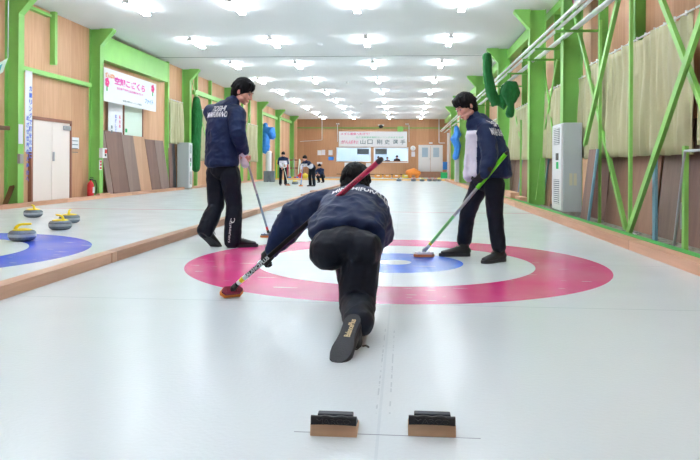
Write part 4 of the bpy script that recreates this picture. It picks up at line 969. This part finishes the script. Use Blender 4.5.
# ---------------------------------------------------------------- brooms
def broom(label, head, tip, segs, plate, pad, rot, group=None, hs=1.0, R=.0135, tilt=0, end_cap=True):
    """segs: (name, from, to, material) along the shaft, 0 at the brush"""
    head, tip = V(head), V(tip); d = (tip - head).normalized(); Ln = (tip - head).length
    t = thing('curling_broom', label, 'broom', (head.x, head.y, 0), group)
    P_ = lambda u: head + (tip - head) * u
    for nm, u0, u1, mt in segs: MB().tube([P_(u0), P_(u1)], R * {'band': 1.06, 'lime_grip': 1.3}.get(nm, 1.0), 16).build(nm, M[mt], t, smooth=40)
    if end_cap: MB().loft([P_(.985), P_(1.0)], [R * 1.12, R * 1.05], seg=14).build('end_cap', M['black'], t, smooth=50)
    cx = V((math.cos(rot), math.sin(rot), 0)); cy = V((-math.sin(rot), math.cos(rot), 0)); c = V((head.x, head.y, 0)); cz = V((0, 0, 1))
    if tilt: cy, cz = cy * math.cos(tilt) + cz * math.sin(tilt), cz * math.cos(tilt) - cy * math.sin(tilt); c = c + V((0, 0, .042 * hs * math.sin(tilt)))
    def slab(nm, mt, z0, z1, a, w, ch, par=t):
        q = [(-a, -w + ch), (-a + ch, -w), (a - ch, -w), (a, -w + ch), (a, w - ch), (a - ch, w), (-a + ch, w), (-a, w - ch)]
        vs = [c + cx * x * hs + cy * y * hs + cz * z for z in (z0, z1) for x, y in q]
        b = MB(); b.add(vs, [tuple(range(8)), tuple(reversed(range(8, 16)))] + [(i, (i + 1) % 8, 8 + (i + 1) % 8, 8 + i) for i in range(8)]); return b.build(nm, M[mt], par, bevel=.002)
    slab('pad', pad, 0.002, .026, .098, .042, .03)
    pl = slab('brush_plate', plate, .026, .046, .09, .036, .028)
    rb_ = MB()
    for k in (-.045, 0, .045): rb_.add([c + cx * (k + a) * hs + cy * b2 * hs + cz * z for z in (.046, .053) for a, b2 in ((-.008, -.022), (.008, -.022), (.008, .022), (-.008, .022))], [(0, 1, 2, 3), (7, 6, 5, 4), (0, 1, 5, 4), (1, 2, 6, 5), (2, 3, 7, 6), (3, 0, 4, 7)])
    rb_.build('ribs', M[plate], pl)
    MB().loft([c + cz * .045, c + cz * .062, head + d * .05], [.017, .02, R * 1.2], seg=14).build('pivot', M['steel' if plate == 'white' else 'black'], t, smooth=50)
    return t, P_, d
Q = at
# ---------------------------------------------------------------- 1. kneeling player sliding away with the stone
st = DELIV.location.copy()
hand_on = V((st.x, st.y, .195))
wr = hand_on + V((.045, -.10, .035))
JC = dict(head=Q(355.5, 185, 4.36), hf=(0, .93, -.30), hu=(-.02, .35, .95), neck=Q(355, 195, 4.26),
          torso=[Q(348, 237, 3.74), Q(350, 226, 3.86), Q(353, 213, 4.04), Q(355, 205, 4.17), Q(356, 201, 4.23)],
          sh_l=Q(327, 203, 4.18), el_l=Q(294, 217, 4.27), wr_l=Q(273.5, 250, 4.25),
          sh_r=Q(375, 211, 4.20), el_r=Q(378.5, 233, 4.46), wr_r=wr,
          hip_l=Q(331, 248, 3.72), kn_l=Q(346, 246, 4.22), an_l=Q(352, 292, 4.28),
          hip_r=Q(361, 250, 3.66), kn_r=Q(357, 302, 3.56), an_r=Q(359, 322, 3.26))
heel = Q(354.5, 314, 3.20); toe = Q(340, 353, 2.985); toe.z = max(toe.z, .012)
ln = (toe - heel).length; tdir = (toe - heel).normalized()
upf = nrm(V((.12, .62, -.72)))
lf = JC['an_l'].copy()
hl = JC['wr_l'] - JC['el_l']
bh, bt_ = Q(231, 298.5, 4.32), Q(381, 159.5, 3.80); bh.z = .05
bdir = (bt_ - bh).normalized()
def ext_j(b):
    b.loft([Q(378, 228, 3.88), Q(376.5, 243, 3.78), Q(374, 255, 3.70)], [.05, .045, .03]); b.loft([Q(318, 222, 3.9), Q(317, 233, 3.76)], [.05, .045])
    b.loft([Q(366, 238, 3.72), Q(372, 252, 3.66)], [.045, .03])
    b.loft([Q(304, 211, 4.24), Q(290, 224, 4.28), Q(280, 240, 4.27)], [.085, .10, .068])      # the loose hanging sleeve
def ext_t(b):
    b.ell(Q(329.5, 250, 3.64), (.112, .12, .105)); b.ell(Q(362, 249, 3.62), (.105, .12, .10)); b.ell(Q(346, 244, 3.62), (.12, .10, .09))
C = person('person kneeling low on the ice in navy jacket, back to viewer, sliding behind a stone', (JC['kn_r'].x, JC['kn_r'].y, 0), JC, (1, 0, 0),
    [(.205, .12), (.205, .14), (.212, .15), (.202, .125), (.15, .10)], 1.04, .008, .005,
    gloves=('l',), hands={'l': (nrm(-bdir * .8 + V((-.2, 0, -.3))), nrm(V((.35, .75, -.3))), 1.15, -1), 'r': (nrm(hand_on - wr), (0, 0, -1), .9, -1)},
    sleeves=(.082, .090, .095, .080, .052), legs=(.102, .095, .088, .080, .064), fold=.02, extra_j=ext_j, extra_t=ext_t, longer=1,
    shoe_info=[('r', heel, toe, upf, dict(L_=.30, label='black curling shoe trailing with its sole turned up')),
               ('l', V((lf.x, lf.y - .07, .0)), V((lf.x, lf.y + .2, .0)), (0, 0, 1), dict(label='black sliding shoe flat on the ice'))])
G = C['shoes'][0][2]
so = C['shoes'][0][0]; xs = (G(1, 0, 0) - G(0, 0, 0)).normalized(); ts = (G(0, 1, 0) - G(0, 0, 0)).normalized(); us = xs.cross(ts)
lettering('sole_lettering', 'BalancePlus', G(.004, .088, -.0015), -ts, -xs if (-ts).cross(-xs).dot(-us) > 0 else xs, M['gold'], so, .115, .030, offset=.02)
MB().loft([Q(363, 346, 3.02), Q(366, 345.5, 3.04) , Q(368.5, 347, 3.02)], [.005] * 3, seg=6).build('loose_lace', M['black'], so, smooth=50)
up_s = nrm(JC['torso'][3] - JC['torso'][1])
wrap_lettering('back_lettering', 'MINAMIFURANO', Q(362, 202, 4.09) + V((0, 0, -.01)), (1, 0, -.06), V((0, .80, .60)), M['letter'], C['jacket'], C['bvh'], .36, .075, 1.0, -.02, offset=.02)
BT, BP, BD = broom('red broom with black lower shaft and maroon brush head, held by the kneeling player', bh, bt_,
    [('shaft', .0, .44, 'black_shaft'), ('band', .055, .075, 'white_gloss'), ('band', .075, .10, 'yellow'), ('band', .10, .12, 'white_gloss'), ('middle_shaft', .44, .62, 'black_shaft'), ('red_grip', .62, .985, 'red_shaft')], 'maroon', 'orange', .55, hs=.78, R=.015, tilt=.85)
def shaft_text(s_, u, w_, h, mt, par=BT, BP_=BP, BD_=BD, flip=1, R_=.015):
    p = BP_(u); n = nrm(CAM - p); n = nrm(n - BD_ * n.dot(BD_)); ay = n.cross(BD_ * flip)
    me_org = p + n * (R_ + .0005); lettering('shaft_lettering', s_, me_org, BD_ * flip, ay, M[mt], par, w_, h, offset=.03)
shaft_text('BALANCEPLUS', .20, .24, .024, 'letter'); shaft_text('BalancePlus', .80, .26, .018, 'maroon')
# ---------------------------------------------------------------- 2. standing player on the left
fL = nrm((.66, .75, 0)); rL = V((fL.y, -fL.x, 0)); sL = 1.10
YP = 7.0
JL = dict(head=Q(243, 92, 7.05), hf=nrm(V((.90, -.12, -.42))), hu=(.35, -.02, 1), neck=Q(231, 104, 6.98),
          torso=[Q(222.5, 164, YP), Q(222, 150, YP), Q(222, 134, YP), Q(223, 119, YP), Q(226, 109.5, YP)],
          sh_l=Q(211.5, 113, YP + .13), el_l=Q(226, 137, YP + .28), wr_l=Q(240, 150, YP + .22),
          sh_r=Q(237, 114, YP - .12), el_r=Q(238, 135, YP - .2), wr_r=Q(243.5, 151.5, YP - .02),
          hip_l=Q(216, 173, YP + .06), kn_l=Q(216, 206, YP + .02), an_l=Q(205.5, 230, YP - .12),
          hip_r=Q(230, 173, YP - .05), kn_r=Q(234, 206, YP - .02), an_r=Q(232.5, 241, YP - .1))
anL, anR = JL['an_l'], JL['an_r']
Bh, Bt = Q(268.5, 237.5, 7.9), Q(243.5, 149, 7.12); Bh.z = .05; BdL = nrm(Bh - Bt)
hR = V((anR.x - .05, anR.y - .03, 0)); heelL = Q(199.5, 233, 6.80); toeL = Q(212.5, 250, 6.93); toeL.z = max(toeL.z, .02)
cL = JL['torso'][1]
def flapL(b):
    o = fL * .185 + rL * .135
    b.loft([cL + o * .75 + V((0, 0, .18)), cL + o + V((0, 0, .02)), cL + o * 1.05 + V((0, 0, -.15))], [(.035, .05), (.04, .06), (.035, .06)])
Lp = person('person standing left of the kneeling player in navy jacket, looking down with a grey broom', (cL.x, cL.y, 0), JL, rL,
    [(.215, .165), (.205, .155), (.205, .15), (.20, .135), (.145, .10)], sL, .008, .005,
    pick=lambda p: 1 if (p.z < 1.26 and (p - cL).dot(fL) > .085 + (.05 if p.z > 1.1 else 0) and (p - cL).dot(rL) < .24) else 0,
    hands={'l': (nrm(BdL + V((.3, 0, 0))), (.9, -.2, -.2), 1.0, 1), 'r': (nrm(BdL * .8 + V((0, 0, -.6))), nrm(V((-.2, .9, 0))), .9, -1)},
    sleeves=(.080, .076, .068, .062, .052), legs=(.096, .086, .075, .077, .077), fold=.017,
    shoe_info=[('r', hR, hR + V((.2, .10, 0)), (0, 0, 1), dict(L_=.30)), ('l', heelL, toeL, nrm(V((.35, .8, .5))), dict(L_=.31))],
    extra_j=flapL, extra_t=None)
bc = Q(216, 113, YP - .1)
wrap_lettering('top_lettering', 'TOSHI', Q(219, 108.5, YP - .1), rL, (0, 0, 1), M['letter'], Lp['jacket'], Lp['bvh'], .19, .058, offset=.02)
wrap_lettering('back_lettering', 'MINAMIFURANO', Q(214.5, 114.5, YP - .1), rL, (0, 0, 1), M['letter'], Lp['jacket'], Lp['bvh'], .32, .062, offset=.02)
# white side print on the trouser leg
wrap_lettering('leg_lettering', 'KARUMINATE', Q(237.5, 230, YP), (0, 0, 1), nrm(V((-.9, .2, 0))), M['letter'], Lp['root'], Lp['bt'], .22, .022)
wrap_lettering('leg_emblem', 'C', Q(239, 219.5, YP), (0, 0, 1), nrm(V((-.9, .2, 0))), M['letter'], Lp['root'], Lp['bt'], .05, .04)
b2, BP2, BD2 = broom('grey-blue broom with orange-brown pad held by the left standing player', Bh, Bt, [('shaft', 0, .50, 'blue_shaft'), ('band', .05, .09, 'red_sign'), ('upper_shaft', .50, .985, 'silver_shaft')], 'blue_shaft', 'orange_brown', .2)
# ---------------------------------------------------------------- 3. standing player on the right
fR = nrm((-.73, .68, 0)); rR = V((fR.y, -fR.x, 0)); sR = .98; YQ = 6.32
Rh, Rt = Q(424, 254.5, 6.42), Q(507, 152.5, 5.98); Rh.z = .05; RdR = nrm(Rt - Rh)
JR = dict(head=Q(465.5, 107, 6.28), hf=nrm(V((-.78, -.46, -.48))), hu=nrm(V((-.35, 0, 1))), neck=Q(475, 119.5, 6.30),
          torso=[Q(488, 174, YQ), Q(488.5, 161, YQ), Q(486.5, 146, YQ), Q(482, 131, YQ), Q(478.5, 124.5, YQ)],
          sh_l=Q(486, 131, YQ - .16), el_l=Q(490, 158, YQ - .27), wr_l=Q(484.5, 173, YQ - .33),
          sh_r=Q(476, 128, YQ + .15), el_r=Q(474, 152, YQ + .24), wr_r=Q(475, 166, YQ + .02),
          hip_l=Q(494, 184, YQ - .09), kn_l=Q(495, 215, YQ - .12), an_l=Q(498.5, 246, YQ - .14),
          hip_r=Q(480, 184, YQ + .10), kn_r=Q(468, 212, YQ + .14), an_r=Q(464, 241, YQ + .22))
cR = JR['torso'][1]
def flapR(b):
    o = V((-1, .25, 0)).normalized()
    b.loft([cR + o * .14 + V((0, 0, .36)), cR + o * .16 + V((0, 0, .15)), cR + o * .175 + V((0, 0, -.03)), cR + o * .185 + V((0, 0, -.15))], [(.04, .07), (.05, .10), (.05, .11), (.045, .10)], side=o)
    b.loft([cR - o * .13 + V((0, 0, .1)), cR - o * .165 + V((0, 0, -.12))], [(.05, .10), (.045, .12)], side=o)
aL, aR = JR['an_l'], JR['an_r']
hl_ = V((aL.x + .065, aL.y + .05, 0)); hr_ = V((aR.x + .06, aR.y - .02, 0))
Rp = person('person standing right of the kneeling player, sweeping with a lime green and silver broom', (cR.x, cR.y, 0), JR, rR,
    [(.195, .20), (.19, .185), (.19, .165), (.185, .14), (.135, .10)], sR, .008, .005,
    pick=lambda p: 1 if (p.z < 1.19 and p.y > YQ - .17 and p.x < cR.x - .125) else 0,
    hands={'l': (nrm(-RdR * .7 + V((-.3, 0, -.3))), nrm(V((-.1, .3, .3))), 1.1, 1), 'r': (nrm(V((.1, -.6, -.7))), nrm(V((.3, -.5, 0))), 1.0, -1)}, gloves=('l', 'r'),
    sleeves=(.080, .078, .072, .064, .052), legs=(.096, .084, .072, .070, .066), fold=.017, extra_j=flapR,
    shoe_info=[('l', hl_, hl_ + V((-.18, -.16, 0)), (0, 0, 1), dict(L_=.31)), ('r', hr_, hr_ + V((-.26, -.03, 0)), (0, 0, 1), dict(L_=.31))])
wrap_lettering('top_lettering', 'TOSHI', JR['torso'][3] + V((0, 0, .055)), rR, nrm(V((-.1, 0, 1))), M['letter'], Rp['jacket'], Rp['bvh'], .17, .055, offset=.02)
wrap_lettering('back_lettering', 'MINAMIFURANO', JR['torso'][3] + V((0, 0, -.03)), rR, nrm(V((-.1, 0, 1))), M['letter'], Rp['jacket'], Rp['bvh'], .30, .065, offset=.02)
broom('silver broom with lime green grip held by the right standing player', Rh, Rt, [('shaft', 0, .38, 'green_shaft'), ('band', .05, .075, 'white_gloss'), ('band', .075, .095, 'yellow'), ('middle_shaft', .38, .66, 'silver_shaft'), ('lime_grip', .66, .985, 'lime')], 'white', 'orange_brown', .1, R=.0145)
# ---------------------------------------------------------------- distant people
def small_person(label, base, h, facing, pose, cloth, group, brush=None, white=True):
    s = h / 1.70; f = nrm((math.cos(facing), math.sin(facing), 0)); r = V((f.y, -f.x, 0)); base = V(base)
    W = lambda x, y, z: base + (r * x + f * y + V((0, 0, z))) * s
    lean = {'stand': .06, 'bend': .42, 'crouch': .25}[pose]; hz = .90 if pose != 'crouch' else .36
    cz = math.sqrt(max(.05, .47 ** 2 - lean ** 2)); nk = W(0, lean + .02, hz + cz + .06)
    J = dict(neck=nk, head=W(0, lean + .09, hz + cz + .19), hf=f * .85 + V((0, 0, -.45)), hu=f * .4 + V((0, 0, 1)),
             torso=[W(0, 0, hz), W(0, lean * .3, hz + cz * .3), W(0, lean * .62, hz + cz * .6), W(0, lean * .9, hz + cz * .87), W(0, lean, hz + cz)])
    for k, q in (('l', -1), ('r', 1)):
        J['sh_' + k] = W(q * .17, lean * .92, hz + cz * .93)
        if pose == 'crouch': J['el_' + k] = W(q * .22, lean + .12, hz + .22); J['wr_' + k] = W(q * .08, lean + .28, hz + .16)
        elif pose == 'bend': J['el_' + k] = W(q * .23, lean + .06, hz + .14); J['wr_' + k] = W(q * .06 + .05, lean + .18, hz - .02 - .06 * q)
        else: J['el_' + k] = W(q * .24, lean + .02, hz + .20); J['wr_' + k] = W(q * .07, lean + .20, hz + .10 - .06 * q)
        if pose == 'crouch': J['hip_' + k] = W(q * .10, 0, hz - .02); J['kn_' + k] = W(q * .17, .36, .46); J['an_' + k] = W(q * .13, .10, .09)
        else: J['hip_' + k] = W(q * .10, 0, hz - .02); J['kn_' + k] = W(q * .12, .05, .48); J['an_' + k] = W(q * .13, 0, .09)
    D = {k: (f * .3 + V((0, 0, -1)), f * -1, 1.0, 1 if k == 'r' else -1) for k in 'lr'}
    c = J['torso'][1]
    sh = [(k, V((J['an_' + k].x, J['an_' + k].y, 0)) - f * .06 * s, V((J['an_' + k].x, J['an_' + k].y, 0)) + f * .2 * s, (0, 0, 1), {}) for k in 'lr']
    P_ = person(label, base, J, r, [(.185 * s, .13 * s), (.175 * s, .125 * s), (.18 * s, .125 * s), (.175 * s, .115 * s), (.13 * s, .09 * s)], s, .016, .010, cloth=cloth,
        pick=(lambda p: 1 if ((p - c).dot(f) > .0 and p.z < base.z + (hz + cz * .72) * s and abs((p - c).dot(r)) < .2 * s) else 0) if white else None, group=group,
        hands=D, fold=.01, shoe_info=sh, detail=False)
    if brush:
        lb_, mt, hd, hx = brush; hp = V(hx); tp = (J['wr_l'] + J['wr_r']) / 2; tp = tp + (tp - hp).normalized() * .12 * s
        broom(lb_, hp, tp, [('shaft', 0, .985, mt)], hd, 'orange_brown', .3, hs=.9)
    return P_
GP = None
pa = onZ(283, 185.3); pb = onZ(312.3, 186.3); pc = onZ(322, 182.6)
small_person('distant person standing with a pale broom in navy jacket with white front', (pa.x, pa.y, 0), 1.42, -1.35, 'stand', ('navy', 'navy_pants'), GP, ('pale broom held by the distant person standing left of the swept stone', 'mint', 'orange', (at(289.5, 183.2, pa.y).x, pa.y - .3, .05)))
small_person('distant person bending forward to sweep right of the yellow-handled stone', (pb.x, pb.y, 0), 1.46, -2.2, 'bend', ('navy', 'navy_pants'), GP, ('pale blue broom held by the distant bending sweeper', 'lblue_ink', 'orange', (at(301, 186, pb.y - .1).x, pb.y - .15, .05)))
small_person('distant person crouching behind the bending sweeper', (pc.x, pc.y, 0), 1.45, -1.9, 'crouch', ('navy', 'navy_pants'), GP, white=False)
for px, h, lb_, cl in ((378.5, 1.55, 'person in dark clothes behind the right far window, leftmost of three', 'black'), (387.5, 1.5, 'person in dark clothes behind the right far window, middle of three', 'navy'), (397, 1.62, 'tallest person in dark clothes behind right far window', 'navy_pants')):
    p = at(px, 160, 50.3); small_person(lb_, (p.x, 50.3, 0), h, -1.57, 'stand', (cl, 'navy_pants'), GP, white=False)
